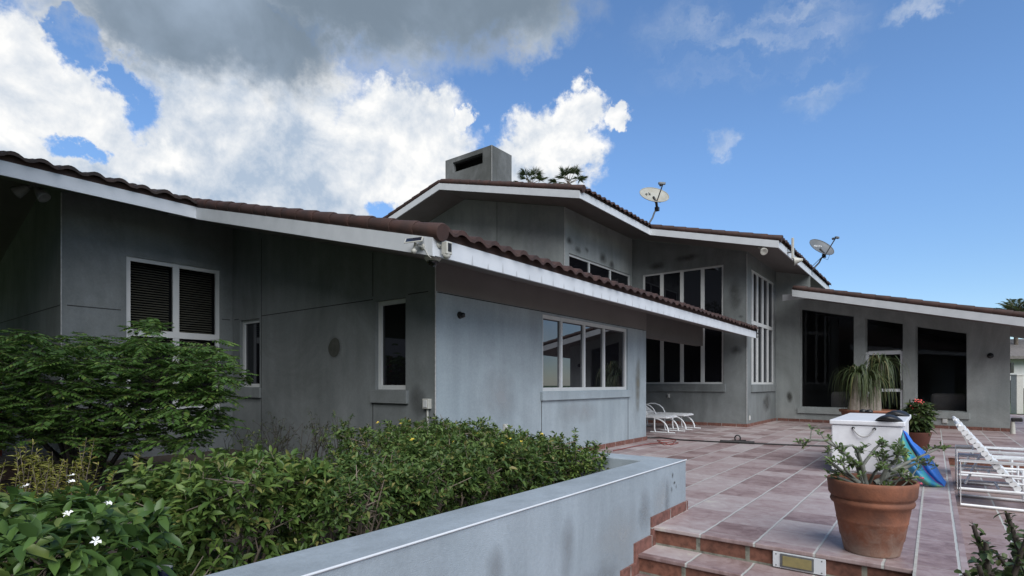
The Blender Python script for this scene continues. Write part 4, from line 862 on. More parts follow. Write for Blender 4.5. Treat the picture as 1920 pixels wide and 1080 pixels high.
# ------------------------------------------------------------------ fixtures on the house
def plate(name, lab, cat, W_, s0, z0, w, h, m='plastic', d=0.035, group=None, part='cover', pm='frame'):
    c = W_.p(s0, z0, 0); t = thing(name, lab, cat, tuple(c), group); b = MB(); W_.fbox(b, s0 - w / 2, s0 + w / 2, z0 - h / 2, z0 + h / 2, 0, d); b.build('box', M[m], t, bevel=0.006)
    b = MB(); W_.fbox(b, s0 - w * 0.33, s0 + w * 0.33, z0 - h * 0.36, z0 + h * 0.36, d, d + 0.008); b.build(part, M[pm], t, bevel=0.003); return t
c = pa(804, 757, 4.57); t = plate('outlet_box', 'white weatherproof outlet box on a conduit at the house corner', 'outlet box', DW, DW.s_of(c), c[2], 0.10, 0.12, d=0.06)
b = MB(); s0 = DW.s_of(c); b.tube([DW.p(s0, c[2] - 0.06, 0.02), DW.p(s0, 0.03, 0.02)], 0.013, 8); b.build('conduit', M['plastic'], t)
c = pb(946, 803, 4.65); plate('outlet_box', 'small white outlet box low on the pale wall behind the hedge', 'outlet box', LW, LW.s_of(c), c[2], 0.08, 0.12)
c = pa(1254, 742, 15.35); plate('outlet_box', 'small white outlet plate under the recessed tall window', 'outlet box', RW, RW.s_of(c), c[2], 0.075, 0.12, d=0.02)
c = pb(1403, 784, 3.95); plate('outlet_box', 'small white outlet plate at the foot of the bay corner', 'outlet box', TW, TW.s_of(c) + 0.1, c[2], 0.08, 0.13, d=0.02)
s_, z_ = q_(1772, 789); plate('outlet_box', 'white outlet plate under the right wing window', 'outlet box', PQ, s_, z_, 0.11, 0.13, d=0.03)
def sconce(lab, W_, s0, z0, k=1.0):
    c = W_.p(s0, z0, 0); t = thing('wall_light', lab, 'wall light', tuple(c)); b = MB(); b.lathe([(0, 0.0), (0.05 * k, 0.0), (0.05 * k, 0.012), (0.02 * k, 0.02), (0.018 * k, 0.03), (0, 0.032)], W_.p(s0, z0, 0), 16, W_.n); b.build('mount', M['black'], t)
    b = MB(); b.lathe([(0.0, 0.0), (0.032 * k, -0.01), (0.036 * k, -0.06 * k), (0.0, -0.075 * k)], W_.p(s0, z0 + 0.03, 0.05), 14); b.build('lamp_head', M['black'], t); return t
c = pb(862, 591, 4.65); sconce('small black wall light on the pale wall beside the house corner', LW, LW.s_of(c), c[2], 0.9)
s_, z_ = q_(1857, 667); sconce('small black wall light on the right wing wall', PQ, s_, z_, 1.3)
# flood lamps under the eaves
def floodlamp(name, lab, anchor, aims, k=1.0, fm='plastic'):
    t = thing(name, lab, 'flood light', tuple(anchor)); b = MB(); b.lathe([(0, 0), (0.06 * k, 0), (0.06 * k, -0.025), (0, -0.03)], anchor, 16); b.build('mount', M[fm], t)
    for d in aims:
        d = unit(d); h = np.asarray(anchor) + V3(0, 0, -0.03) + d * 0.05 * k; b = MB(); b.tube([np.asarray(anchor) + V3(0, 0, -0.02), h], 0.014 * k, 8)
        b.lathe([(0.025 * k, 0), (0.04 * k, 0.03 * k), (0.065 * k, 0.13 * k), (0.068 * k, 0.15 * k), (0.06 * k, 0.152 * k), (0.02 * k, 0.13 * k), (0, 0.128 * k)], h, 18, d); b.build('lamp', M[fm], t)
c = gz(62, 349, near_soffit(8.9)); c[2] = near_soffit(c[1]) + 0.012; floodlamp('twin_flood_light', 'twin white flood lamps under the left eave', c, [(-0.5, 0.3, -0.55) - 0.3 * RT, 0.6 * RT + V3(0, 0, -0.7)], 1.1, 'dimplastic')
c = gz(1427, 466, up_soffit(3.3)); c[2] = up_soffit(c[1]) + 0.012; floodlamp('flood_light', 'round white flood lamp under the upper bay soffit', c, [V3(0, 0, -0.5) - FW * 0.8 - RT * 0.1], 1.3)
# cameras at the near eave corner
c = pa(792, 463, 3.567)
t = thing('solar_camera', 'small beige security camera with a tilted solar panel on the eave end', 'security camera', (3.57, c[1], c[2]))
b = MB(); b.lathe([(0, 0), (0.03, 0), (0.03, 0.012), (0, 0.014)], (3.57, c[1], c[2]), 16, (-1, 0, 0)); b.tube([(3.56, c[1], c[2]), (3.50, c[1] + 0.0, c[2] + 0.005)], 0.009, 8); b.build('bracket', M['plastic'], t)
pc = V3(3.48, c[1] + 0.02, c[2] + 0.045); ex = unit(-RT * 1.0 + V3(0, 0, -0.12)) ; ey = unit(-FW * 0.9 + V3(0, 0, -0.55) + RT * 0.2); ey = unit(ey - ex * np.dot(ex, ey)); nn_ = np.cross(ex, ey); nn_ = nn_ if nn_[2] > 0 else -nn_
b = MB(); b.obox(pc - ex * 0.085 - ey * 0.06, ex * 0.17, ey * 0.12, nn_ * 0.010); b.build('panel_frame', M['plastic'], t, bevel=0.002)
b = MB(); b.obox(pc - ex * 0.072 - ey * 0.048 + nn_ * 0.010, ex * 0.144, ey * 0.096, nn_ * 0.002); b.build('solar_cell', mat('solar_cell_dark', (0.01, 0.012, 0.02), 0.25), t)
b = MB(); hc = V3(3.495, c[1] + 0.035, c[2] - 0.045); b.tube([V3(3.50, c[1] + 0.02, c[2] + 0.03), hc + V3(0, 0, 0.02)], 0.012, 8); b.lathe([(0, -0.03), (0.018, -0.026), (0.026, -0.01), (0.026, 0.02), (0.015, 0.035), (0, 0.037)], hc, 16, -FW + V3(0, 0, -0.4)); b.build('camera_head', M['plastic'], t)
b = MB(); q0 = V3(3.562, c[1] - 0.02, c[2] - 0.01); b.tube([q0, q0 + V3(0, -0.03, -0.03), q0 + V3(0, -0.06, -0.08), q0 + V3(0.0, -0.10, -0.11)], 0.0035, 6); b.build('cable', M['plastic'], t)
c = pb(829, 466, 3.66); t = thing('eave_camera', 'boxy beige camera with a dark lens window on the pale eave board', 'security camera', (c[0], 3.667, c[2]))
bc = c + V3(0, -0.06, -0.01); b = MB(); b.tube([(c[0] - 0.03, 3.668, c[2] + 0.03), bc + V3(0, 0.02, 0.02)], 0.012, 8); b.lathe([(0, 0), (0.035, 0), (0.035, 0.01), (0, 0.014)], (c[0] - 0.03, 3.669, c[2] + 0.03), 14, (0, -1, 0)); b.build('bracket', M['plastic'], t)
fx = unit(RT * 0.75 - FW * 0.66); fy = unit(np.cross((0, 0, 1), fx))
b = MB(); b.obox(bc - fx * 0.04 - fy * 0.035 - V3(0, 0, 0.06), fx * 0.08, fy * 0.07, V3(0, 0, 0.12)); b.build('camera_body', M['plastic'], t, bevel=0.008)
b = MB(); b.obox(bc + fx * 0.038 - fy * 0.022 - V3(0, 0, 0.035), fx * 0.006, fy * 0.044, V3(0, 0, 0.08)); b.build('lens_window', M['black'], t, bevel=0.003)
b = MB(); b.lathe([(0.036, 0.0), (0.038, -0.012), (0.03, -0.03), (0.015, -0.04), (0, -0.042)], bc - V3(0, 0, 0.055), 18); b.build('sensor_dome', M['plastic'], t)
c = V3(3.72, 3.82, near_soffit(3.82) + 0.012); t = thing('dome_camera', 'white dome camera with a dark bubble under the eave corner', 'security camera', tuple(c)); b = MB(); b.lathe([(0, 0), (0.085, 0), (0.082, -0.03), (0.062, -0.052), (0, -0.052)], c, 24); b.build('dome_base', M['plastic'], t)
b = MB(); b.lathe([(0.055, -0.05), (0.053, -0.068), (0.04, -0.09), (0.02, -0.102), (0, -0.105)], c, 24); b.build('bubble', mat('dark_bubble', (0.01, 0.01, 0.011), 0.12), t)
c = pb(1420, 625, 3.70); t = MB(); o_ = V3(15.2, 3.66, c[2] - 0.02)
t.tube([o_ + V3(0.0, 0.02, 0.09), o_ + V3(0.10, -0.02, 0.09), o_ + V3(0.10, -0.02, -0.09), o_ + V3(0.0, 0.02, -0.09)], 0.016, 6); t.tube([o_ + V3(0.0, 0.02, 0.0), o_ + V3(0.16, -0.05, 0.01)], 0.016, 6); t.obox(o_ + V3(-0.02, -0.01, -0.12), (0.02, 0, 0), (0, 0.06, 0), (0, 0, 0.24))
tag(t.build('eave_bracket', M['black'], None, org=tuple(o_)), 'black metal bracket at the far end of the near eave', 'bracket')
# aerial and horn on the upper bay eave
c = pb(1477, 470, 2.94); t = thing('panel_aerial', 'slim upright white aerial on the upper bay eave', 'aerial', (c[0], 2.95, c[2])); b = MB(); b.obox(V3(c[0] - 0.05, 2.80, c[2] - 0.22), (0.10, 0, 0), (0, 0.05, 0), (0, 0, 0.52)); b.build('aerial_body', M['plastic'], t, bevel=0.01); b = MB(); b.tube([(c[0], 2.955, c[2] - 0.05), (c[0], 2.84, c[2] - 0.05)], 0.02, 8); b.build('bracket', M['metal'], t)
c = pb(1486, 487, 2.94); t = thing('horn_speaker', 'cone-shaped grey horn speaker on the upper bay eave', 'speaker', (c[0] + 0.2, 2.95, c[2])); b = MB(); b.lathe([(0.11, 0.0), (0.115, 0.02), (0.05, 0.16), (0.035, 0.22), (0, 0.22)], (c[0] + 0.2, 2.955, c[2]), 20, (0.35, -1, 0.12)); b.build('horn', M['plastic'], t)
# satellite dishes
def text_mesh(txt, size):
    cu = bpy.data.curves.new('lettering', 'FONT'); cu.body = txt; cu.size = size; cu.align_x = 'CENTER'; cu.align_y = 'CENTER'; cu.extrude = 0.001; cu.offset = size * 0.02
    o = bpy.data.objects.new('lettering_src', cu); col.objects.link(o); bpy.context.view_layer.update(); me = bpy.data.meshes.new_from_object(o.evaluated_get(bpy.context.evaluated_depsgraph_get())); bpy.data.objects.remove(o); return me
def dish(lab, foot, top, cen, wid, hgt, tilt, nrm, arm_tip, dark):
    t = thing('satellite_dish', lab, 'satellite dish', tuple(foot), 'satellite dishes on the roof edge')
    nrm = unit(nrm); X = unit(RT * math.cos(tilt) + UP * math.sin(tilt)); X = unit(X - nrm * np.dot(X, nrm)); Y = np.cross(nrm, X)
    if Y[2] < 0: Y = -Y
    b = MB(); vs = []; fs = []; nr, na = 8, 40
    for i in range(nr + 1):
        for k in range(na):
            a = 2 * math.pi * k / na; r_ = i / nr; vs.append(cen + X * wid / 2 * r_ * math.cos(a) + Y * hgt / 2 * r_ * math.sin(a) + nrm * (0.09 * (r_ * r_ - 1)))
    for i in range(nr):
        for k in range(na): l = (k + 1) % na; fs.append((i * na + k, i * na + l, (i + 1) * na + l, (i + 1) * na + k))
    b.add(vs, fs, True); rim = [cen + X * wid / 2 * math.cos(2 * math.pi * k / na) + Y * hgt / 2 * math.sin(2 * math.pi * k / na) for k in range(na)]; b.tube(rim, 0.008, 6, closed=True)
    do = b.build('reflector', mat('dish_face', (0.13, 0.14, 0.15), 0.5, (0.11, 0.12, 0.125), 6) if dark else mat('dish_face_pale', (0.36, 0.37, 0.34), 0.55, (0.30, 0.29, 0.24), 5), t)
    so_ = do.modifiers.new('thickness', 'SOLIDIFY'); so_.thickness = 0.006; so_.offset = 0
    if dark:
        me = text_mesh('DIRECTV', 0.105); lo = bpy.data.objects.new('lettering', me); col.objects.link(lo); me.materials.append(mat('letter_white', (0.62, 0.64, 0.65), 0.6)); lo.parent = do
        p0 = cen - X * wid * 0.12 + Y * hgt * 0.14; mt = Matrix.Identity(4)
        rr = (0.12 * wid / (wid / 2)) ; dz = 0.09 * (0.15 - 1) + 0.016
        p0 = p0 + nrm * dz - np.array(t['_org'])
        ta = 0.10; X2 = X * math.cos(ta) + Y * math.sin(ta); Y2 = np.cross(nrm, X2)
        for r_ in range(3): mt[r_][0], mt[r_][1], mt[r_][2], mt[r_][3] = X2[r_], Y2[r_], nrm[r_], p0[r_]
        lo.matrix_local = mt
    else:
        e = MB(); o_ = cen - X * wid * 0.20 + Y * hgt * 0.16; dz = nrm * (0.09 * (0.25 - 1) + 0.014)
        P2 = lambda x, y: o_ + X * x + Y * y + dz
        e.poly([P2(-0.11, 0.07), P2(-0.02, 0.055), P2(0.02, 0.0), P2(-0.02, -0.075), P2(-0.055, -0.06), P2(-0.09, -0.0)]); e.poly([P2(0.04, 0.10), P2(0.10, 0.02), P2(0.105, -0.02), P2(0.035, -0.03), P2(0.06, 0.01)]); e.build('emblem', mat('emblem_grey', (0.06, 0.065, 0.06), 0.6), do)
        ws = MB(); o_ = cen + X * 0.0 - Y * hgt * 0.1
        ws.poly([P2(0.10 + 0.09 * math.cos(k), -0.10 + 0.10 * math.sin(k)) + nrm * -0.008 for k in np.linspace(0, 6.0, 12)]); ws.build('worn_patch', mat('worn_patch', (0.36, 0.32, 0.25), 0.8), do)
    bt = cen - Y * hgt * 0.44 - nrm * 0.06
    p = MB(); p.tube([foot, foot + (top - foot) * 0.62 + V3(0, 0, -0.03), foot + (top - foot) * 0.8 + V3(0, 0, 0.03), top], 0.024, 10); p.obox(foot + V3(-0.07, -0.02, -0.12), (0.14, 0, 0), (0, 0.04, 0), (0, 0, 0.24)); p.build('mast', M['metal'], t)
    p = MB(); p.obox(top + V3(-0.05, -0.05, -0.05), (0.1, 0, 0), (0, 0.1, 0), (0, 0, 0.1)); p.tube([top, bt, cen - nrm * 0.08], 0.035, 8); p.build('back_bracket', M['black'], t)
    p = MB(); p.tube([bt, arm_tip], 0.016, 8); p.build('feed_arm', M['metal'], t)
    p = MB(); d = unit(cen - arm_tip); x_ = X; p.obox(arm_tip - x_ * (0.05 if dark else 0.14) - V3(0, 0, 0.03) , x_ * (0.12 if dark else 0.19), unit(np.cross(x_, (0, 0, 1))) * 0.07, V3(0, 0, 0.06)); p.lathe([(0.02, 0), (0.035, 0.03), (0.035, 0.06), (0, 0.062)], arm_tip + d * 0.02 - x_ * 0.04, 12, d); p.build('receiver', M['metal'], t, bevel=0.012)
    return t
f1 = pd(1209, 431, 15.05); dish('pale satellite dish with a dark emblem on the roof corner', f1, pd(1232, 392, 15.0), pd(1227, 365, 15.0), 0.82, 0.66, R(7), V3(0, 0, 0.55) - FW * 0.70 + RT * 0.12, pd(1243, 345, 14.5), False)
f2 = pd(1521, 508, 16.7); t2 = dish('dark grey satellite dish with white lettering on the bay eave', f2, pd(1545, 480, 16.6), pd(1541, 463, 16.55), 0.80, 0.70, R(8), V3(0, 0, 0.55) - FW * 0.68 + RT * 0.22, pd(1567, 446, 16.1), True)
b = MB(); b.tube([pd(1519, 503, 16.72), pd(1543, 480, 16.55)], 0.009, 6); b.build('stay_rod', M['metal'], t2); b = MB(); b.tube([pd(1556, 477, 16.4), pd(1552, 487, 16.5), pd(1544, 484, 16.6)], 0.006, 6); b.build('cable', M['black'], t2)

def sofa(lab, u0, u1, v0, back):
    P0, P1_ = pn(u0, 760, PQ.p(0, 0, -back), PQ.n), pn(u1, 760, PQ.p(0, 0, -back), PQ.n); P0[2] = P1_[2] = 0.0; e = unit(P1_ - P0); L_ = np.linalg.norm(P1_ - P0); zt_ = EYE - (v0 - HORI) * float((P0 - EYEP) @ FW) / FOC
    t = thing('covered_sofa', lab, 'sofa', tuple(P0), 'covered sofas behind the wing windows'); t.location[2] = 0.012; t['_org'] = (P0[0], P0[1], 0.012); b = MB(); b.obox(P0 + V3(0, 0, 0.012), e * L_, -PQ.n * 0.9, V3(0, 0, 0.45)); b.build('seat', M['cloth'], t, bevel=0.07)
    b = MB(); b.obox(P0 + V3(0, 0, 0.013) - PQ.n * 0.0, e * L_, PQ.n * 0.25, V3(0, 0, zt_)); b.build('backrest', M['cloth'], t, bevel=0.09)
M['cloth'] = mat('dust_sheet', (0.40, 0.39, 0.36), 0.9, (0.32, 0.31, 0.29), 3)
sofa('pale covered sofa behind the right wing window', 1748, 1815, 738, 0.9); sofa('pale covered sofa behind the big left window of the wing', 1562, 1606, 735, 0.9)
# ------------------------------------------------------------------ step light
t = thing('step_light', 'white framed step light with a yellowed lens in the top riser', 'step light', (4.215, 0.73, -0.085)); y0, y1 = float(pa(1548, 1060, 4.2)[1]), float(pa(1449, 1047, 4.2)[1])
b = MB(); b.box(4.196, 4.222, y0, y1, -0.137, -0.028); b.build('face_plate', M['white'], t, bevel=0.003)
b = MB(); b.box(4.190, 4.197, y0 + (y1 - y0) * 0.21, y1 - (y1 - y0) * 0.15, -0.128, -0.036); b.build('lens_frame', M['metal'], t, bevel=0.002)
b = MB(); b.box(4.1865, 4.1905, y0 + (y1 - y0) * 0.25, y1 - (y1 - y0) * 0.20, -0.116, -0.048); b.build('lens', mat('yellowed_lens', (0.27, 0.23, 0.10), 0.35, (0.22, 0.19, 0.09), 30), t)
for yy in (y0 + 0.022, y1 - 0.022):
    for zz in (-0.122, -0.044): b = MB(); b.lathe([(0, 0), (0.005, 0), (0.004, 0.002), (0, 0.003)], (4.196, yy, zz), 8, (-1, 0, 0)); b.build('screw', M['metal'], t)

# ------------------------------------------------------------------ pots and potted plants
def terra(name, wash=(0.36, 0.30, 0.25)):
    m = mat(name, (0.25, 0.095, 0.05), 0.8, (0.12, 0.052, 0.033), 5, 6, 0.25, 60)
    t = m.node_tree; b = t.nodes['Principled BSDF']; src = b.inputs['Base Color'].links[0].from_socket; L = t.links.new
    co = t.nodes.new('ShaderNodeTexCoord'); sp = t.nodes.new('ShaderNodeSeparateXYZ'); L(co.outputs['Object'], sp.inputs[0]); nz = t.nodes.new('ShaderNodeTexNoise'); nz.inputs['Scale'].default_value = 8; nz.inputs['Detail'].default_value = 8; nz.inputs['Roughness'].default_value = 0.75; nz.inputs['Distortion'].default_value = 1.0; L(co.outputs['Object'], nz.inputs['Vector'])
    mr = t.nodes.new('ShaderNodeMapRange'); L(sp.outputs[2], mr.inputs[0]); mr.inputs[1].default_value = 0.34; mr.inputs[2].default_value = 0.0; mr.inputs[3].default_value = -0.22; mr.inputs[4].default_value = 0.30
    ad = t.nodes.new('ShaderNodeMath'); ad.operation = 'ADD'; L(nz.outputs[0], ad.inputs[0]); L(mr.outputs[0], ad.inputs[1])
    r2 = t.nodes.new('ShaderNodeMapRange'); r2.inputs[1].default_value = 0.48; r2.inputs[2].default_value = 0.86; r2.inputs[4].default_value = 0.6; L(ad.outputs[0], r2.inputs[0])
    mx = t.nodes.new('ShaderNodeMix'); mx.data_type = 'RGBA'; L(r2.outputs[0], mx.inputs[0]); L(src, mx.inputs[6]); mx.inputs[7].default_value = (*wash, 1); L(mx.outputs[2], b.inputs['Base Color']); return m
pc = gz(1634, 1034); pc[2] = 0; s1 = float((pc - EYEP) @ FW) / FOC
t = thing('terracotta_pot', 'large weathered terracotta pot with banded rim on the top step', 'plant pot', tuple(pc)); H = 0.50
b = MB(); b.lathe([(0.0, 0.0), (0.1584, 0.0), (0.1655, 0.012), (0.1833, 0.1), (0.1887, 0.105), (0.2065, 0.215), (0.2109, 0.222), (0.2096, 0.23), (0.2261, 0.325), (0.2421, 0.335), (0.2483, 0.35), (0.2439, 0.368), (0.2332, 0.375), (0.2492, 0.385), (0.2581, 0.4), (0.2643, 0.47), (0.267, 0.488), (0.2599, 0.498), (0.2456, 0.496), (0.2403, 0.47), (0.2332, 0.42)], pc, 64); b.build('pot_body', terra('weathered_terracotta'), t)
b = MB(); b.lathe([(0.0, 0.43), (0.15, 0.432), (0.234, 0.42)], pc, 40); b.build('potting_soil', M['soil'], t)
# desert rose in it
rg = np.random.RandomState(5); base = pc + V3(0, 0, 0.41); t = thing('desert_rose', 'spreading succulent shrub with bare grey stems in the weathered pot', 'plant', tuple(base)); d0 = float((pc - EYEP) @ FW)
def tpt(u, v, dd=0.0): return pd(u, v, d0 + dd)
brs = [[(1625, 912), (1618, 880), (1608, 845), (1598, 835), (1570, 838)], [(1618, 905), (1606, 868), (1575, 842), (1548, 826), (1520, 825), (1505, 832)], [(1622, 905), (1618, 872), (1640, 842), (1655, 828)], [(1655, 832), (1680, 840), (1700, 848)],
 [(1645, 908), (1668, 885), (1700, 868), (1735, 852), (1765, 838)], [(1640, 905), (1690, 880), (1715, 870), (1735, 866)], [(1610, 905), (1580, 885), (1560, 868), (1552, 860)], [(1605, 900), (1585, 880), (1575, 862)], [(1650, 905), (1662, 880), (1680, 862), (1684, 850)], [(1655, 908), (1690, 900), (1712, 895)], [(1615, 878), (1600, 870), (1590, 873)], [(1640, 890), (1650, 868), (1668, 856)], [(1630, 905), (1640, 885), (1655, 872)],
 [(1600, 905), (1572, 895), (1565, 885)], [(1645, 905), (1660, 900), (1690, 905)], [(1672, 884), (1665, 868), (1648, 862)], [(1618, 872), (1605, 852), (1612, 845)]]
sm = MB(); P = []; Ax = []
for i, bb_ in enumerate(brs):
    dd = rg.uniform(-0.18, 0.18); pts_ = [tpt(u, v, dd * (k / (len(bb_) - 1)) + (0 if i not in (3,) else 0)) for k, (u, v) in enumerate(bb_)]; r0 = 0.017 if len(bb_) > 3 else 0.011
    sm.tube(pts_, np.linspace(r0, 0.005, len(pts_)), 7)
    ax_ = unit(pts_[-1] - pts_[-2]); P.append(pts_[-1]); Ax.append(ax_ + V3(0, 0, 0.5)); P.append(pts_[-1] - ax_ * 0.03); Ax.append(ax_ + V3(0, 0, 0.5))
    for k in range(3):
        q = pts_[-2] + (pts_[-1] - pts_[-2]) * rg.uniform(0.1, 0.9) if len(pts_) < 5 else pts_[-1 - k] + rg.normal(size=3) * 0.01
        w = q + rg.normal(size=3) * 0.035 + V3(0, 0, 0.035); sm.tube([q, w], [0.005, 0.003], 5); P.append(w); Ax.append(V3(rg.normal() * .4, rg.normal() * .4, 1))
for k in range(10):
    a = rg.uniform(0, 6.28); r_ = rg.uniform(0.05, 0.19); q = base + V3(math.cos(a) * r_, math.sin(a) * r_, 0.02); w = q + V3(math.cos(a) * 0.08, math.sin(a) * 0.08, rg.uniform(0.05, 0.14)); sm.tube([q, w], [0.007, 0.004], 5); P.append(w); Ax.append(V3(math.cos(a) * .5, math.sin(a) * .5, 1))
sm.build('branch', mat('grey_stem', (0.20, 0.21, 0.19), 0.8, (0.13, 0.135, 0.11), 14), t)
pts_ = np.array(P); axs = norm_rows(np.array(Ax)); lp, ld = whorl(pts_, axs, 9, 1.0, rg); nL = len(lp); leaf_mesh('foliage', M['desert'], t, lp, ld, rg.uniform(0.03, 0.055, nL), rg.uniform(0.013, 0.020, nL), rg, droop=0.12, prof=((0.35, 0.6), (0.78, 1.0)))
flowers(t, np.array([tpt(1727, 905), tpt(1724, 915)]), np.array([V3(0, 0, 1), V3(0, 0, 1)]), [0, 1], mat('flower_pink', (0.45, 0.05, 0.10), 0.5), 0.022, rg)
# flowering pot near the white chest
c = gz(1722, 843); s_ = float((c - EYEP) @ FW) / FOC; t = thing('terracotta_pot', 'plain brown pot with red-flowered plant behind the white chest', 'plant pot', tuple(c)); b = MB(); ph_ = 33 * s_
b.lathe([(0, 0), (13 * s_, 0), (20.5 * s_, ph_ - 0.01), (22 * s_, ph_), (19.5 * s_, ph_), (18.5 * s_, ph_ - 0.05), (0, ph_ - 0.05)], c, 32); b.build('pot_body', mat('brown_pot', (0.17, 0.065, 0.045), 0.75, (0.13, 0.05, 0.035), 6), t)
th, pts, ax = shrub('flowering_plant', 'leafy plant with red flowers in the plain brown pot', 'plant', (c[0], c[1]), (23 * s_, 23 * s_), 62 * s_, 150, 'thorn', 0.13, 0.045, 71, None, k=5, stems=6, z0=ph_ - 0.04, spread=1.1)
pj = np.array([proj(p) for p in pts]); dep = (pts - EYEP) @ FW; sel = [int(np.argmin(np.hypot(pj[:, 0] - u, pj[:, 1] - v) + dep * 8)) for (u, v) in ((1713, 757), (1722, 758), (1706, 765), (1716, 766), (1726, 762))]
for q in sel: ax[q] = unit(-FW + V3(0, 0, 0.6))
flowers(th, pts, ax, sel, M['redfl'], 0.06, rg, 'red_flower', out=0.08)
# ponytail palm
c = pd(1626, 0, 13.6); c[2] = 0.0; zr_ = EYE - 48 * 13.6 / FOC; k_ = 13.6 / FOC
t = thing('terracotta_pot', 'wide terracotta pot of the ponytail palm by the glass door', 'plant pot', tuple(c)); b = MB(); b.lathe([(0, 0), (0.44, 0), (0.56, zr_ - 0.07), (0.60, zr_ - 0.06), (0.61, zr_), (0.55, zr_), (0.53, zr_ - 0.06), (0, zr_ - 0.06)], c, 40); b.build('pot_body', terra('plain_terracotta'), t)
rg = np.random.RandomState(9); t = thing('ponytail_palm', 'ponytail palm with drooping strap leaves and swollen grey trunks', 'plant', (c[0], c[1], zr_ - 0.06)); b = MB(); dpt = 13.6
heads = [(1608, 700), (1622, 716), (1650, 682), (1641, 712)]
for (u, v), (ub, vb) in zip(heads, ((1600, 766), (1618, 768), (1640, 768), (1630, 768))):
    p0 = pd(ub, vb, dpt); p0[2] = zr_ - 0.07; p1 = pd(u, v, dpt + rg.uniform(-0.2, 0.2)); b.tube([p0, p0 * 0.8 + p1 * 0.2, p0 * 0.5 + p1 * 0.5, p1], [0.15, 0.12, 0.08, 0.05], 12)
b.build('trunk', mat('pale_bark', (0.22, 0.19, 0.16), 0.9, (0.30, 0.27, 0.23), 14, 6, 0.5, 50), t)
st_ = MB()
for hi, (u, v) in enumerate(heads):
    p1 = pd(u, v, dpt + rg.uniform(-0.2, 0.2)); nL = 130 if hi != 3 else 90
    for k in range(nL):
        a = rg.uniform(0, 6.28); ln = rg.uniform(0.4, 1.35) * (1.15 if hi == 2 else 1.0) * 0.72; rise = rg.uniform(0.05, 0.75); out = rg.uniform(0.12, 0.68); d = V3(math.cos(a), math.sin(a), 0); sd_ = V3(-math.sin(a), math.cos(a), 0); w = rg.uniform(0.010, 0.017); prev = None; vs = []
        for j in range(7):
            q = j / 6; pt = p1 + d * out * (1 - (1 - q) ** 1.8) + V3(0, 0, rise * math.sin(min(q * 2.2, math.pi / 2 + 0.9)) * 0.55 - ln * q ** 2.2 * 0.95); ww = w * (1 - q * 0.8); vs += [pt - sd_ * ww, pt + sd_ * ww]
        st_.add(vs, [(2 * j, 2 * j + 1, 2 * j + 3, 2 * j + 2) for j in range(6)])
st_.build('strap_leaves', M['strap'], t)
# thorny bush bottom right
rg = np.random.RandomState(17); t = thing('thorny_bush', 'thorny bush with round green leaves at the lower right edge', 'bush', tuple(pd(1880, 1400, 2.5)[:2]) + (-0.15,)); sm = MB(); P = []; Dd = []; LL = []
tips = [(1888, 962, 0.0), (1825, 985, 0.15), (1848, 1015, -0.1), (1905, 1000, 0.2), (1925, 1010, -0.1), (1870, 1040, 0.1), (1835, 1060, -0.15), (1895, 1050, 0.0), (1950, 990, 0.1), (1808, 1075, 0.05), (1915, 1062, 0.15), (1860, 1075, -0.2)]
tb = V3(*t['_org'])
for (u, v, dd) in tips:
    e = pd(u, v, 2.5 + dd); m1 = tb * 0.4 + e * 0.6 + V3(*(rg.normal(size=2) * 0.05), -0.05); pl = [tb + rg.normal(size=3) * V3(0.06, 0.06, 0), m1, e]; sm.tube(pl, [0.018, 0.014, 0.009], 7)
    for k in range(70):
        q = rg.uniform(0.15, 1.02); p = m1 + (e - m1) * q if q > 0 else m1; d = rnd_unit(1, rg)[0]; d = unit(d + V3(0, 0, 0.25))
        if k % 2: P.append(p + d * 0.012); Dd.append(d); LL.append(rg.uniform(0.03, 0.06) * (1.15 if q < 0.7 else 0.8))
        sm.tube([p, p + d * 0.022], [0.0022, 0.0004], 3, caps=False)
sm.build('stem', M['dstem'], t); P = np.array(P); LL = np.array(LL); leaf_mesh('foliage', M['thorn'], t, P, np.array(Dd), LL, LL * 0.62, rg, droop=0.2, prof=((0.35, 0.85), (0.75, 0.95)))

# ------------------------------------------------------------------ white chest with things on it
t = thing('storage_chest', 'long white storage chest with a rope handle on its end', 'chest', (8.25, 0.68, 0)); x0, x1, y0, y1 = 8.25, 10.35, 0.31, 1.07
b = MB(); b.box(x0, x1, y0, y1, 0.03, 0.62); b.box(x0 + 0.03, x1 - 0.03, y0 + 0.03, y1 - 0.03, 0.0, 0.03); b.build('chest_body', M['box'], t, bevel=0.015)
b = MB(); b.box(x0 - 0.02, x1 + 0.02, y0 - 0.03, y1 + 0.02, 0.625, 0.685); b.build('lid', M['box'], t, bevel=0.012)
ya, yb = float(pa(1600, 804, x0)[1]), float(pa(1640, 806, x0)[1]); za = float(pa(1620, 804, x0)[2]); b = MB(); b.tube([(x0 - 0.015 - 0.03 * math.sin(math.pi * k / 12), ya + (yb - ya) * k / 12, za - 0.10 * math.sin(math.pi * k / 12) ** 0.8) for k in range(13)], 0.009, 8); b.build('rope_handle', M['rope'], t)
for yy in (ya, yb): b = MB(); b.lathe([(0, 0.0), (0.018, 0), (0.018, 0.012), (0, 0.02)], (x0, yy, za + 0.004), 12, (-1, 0, 0)); b.build('handle_fitting', M['black'], t)
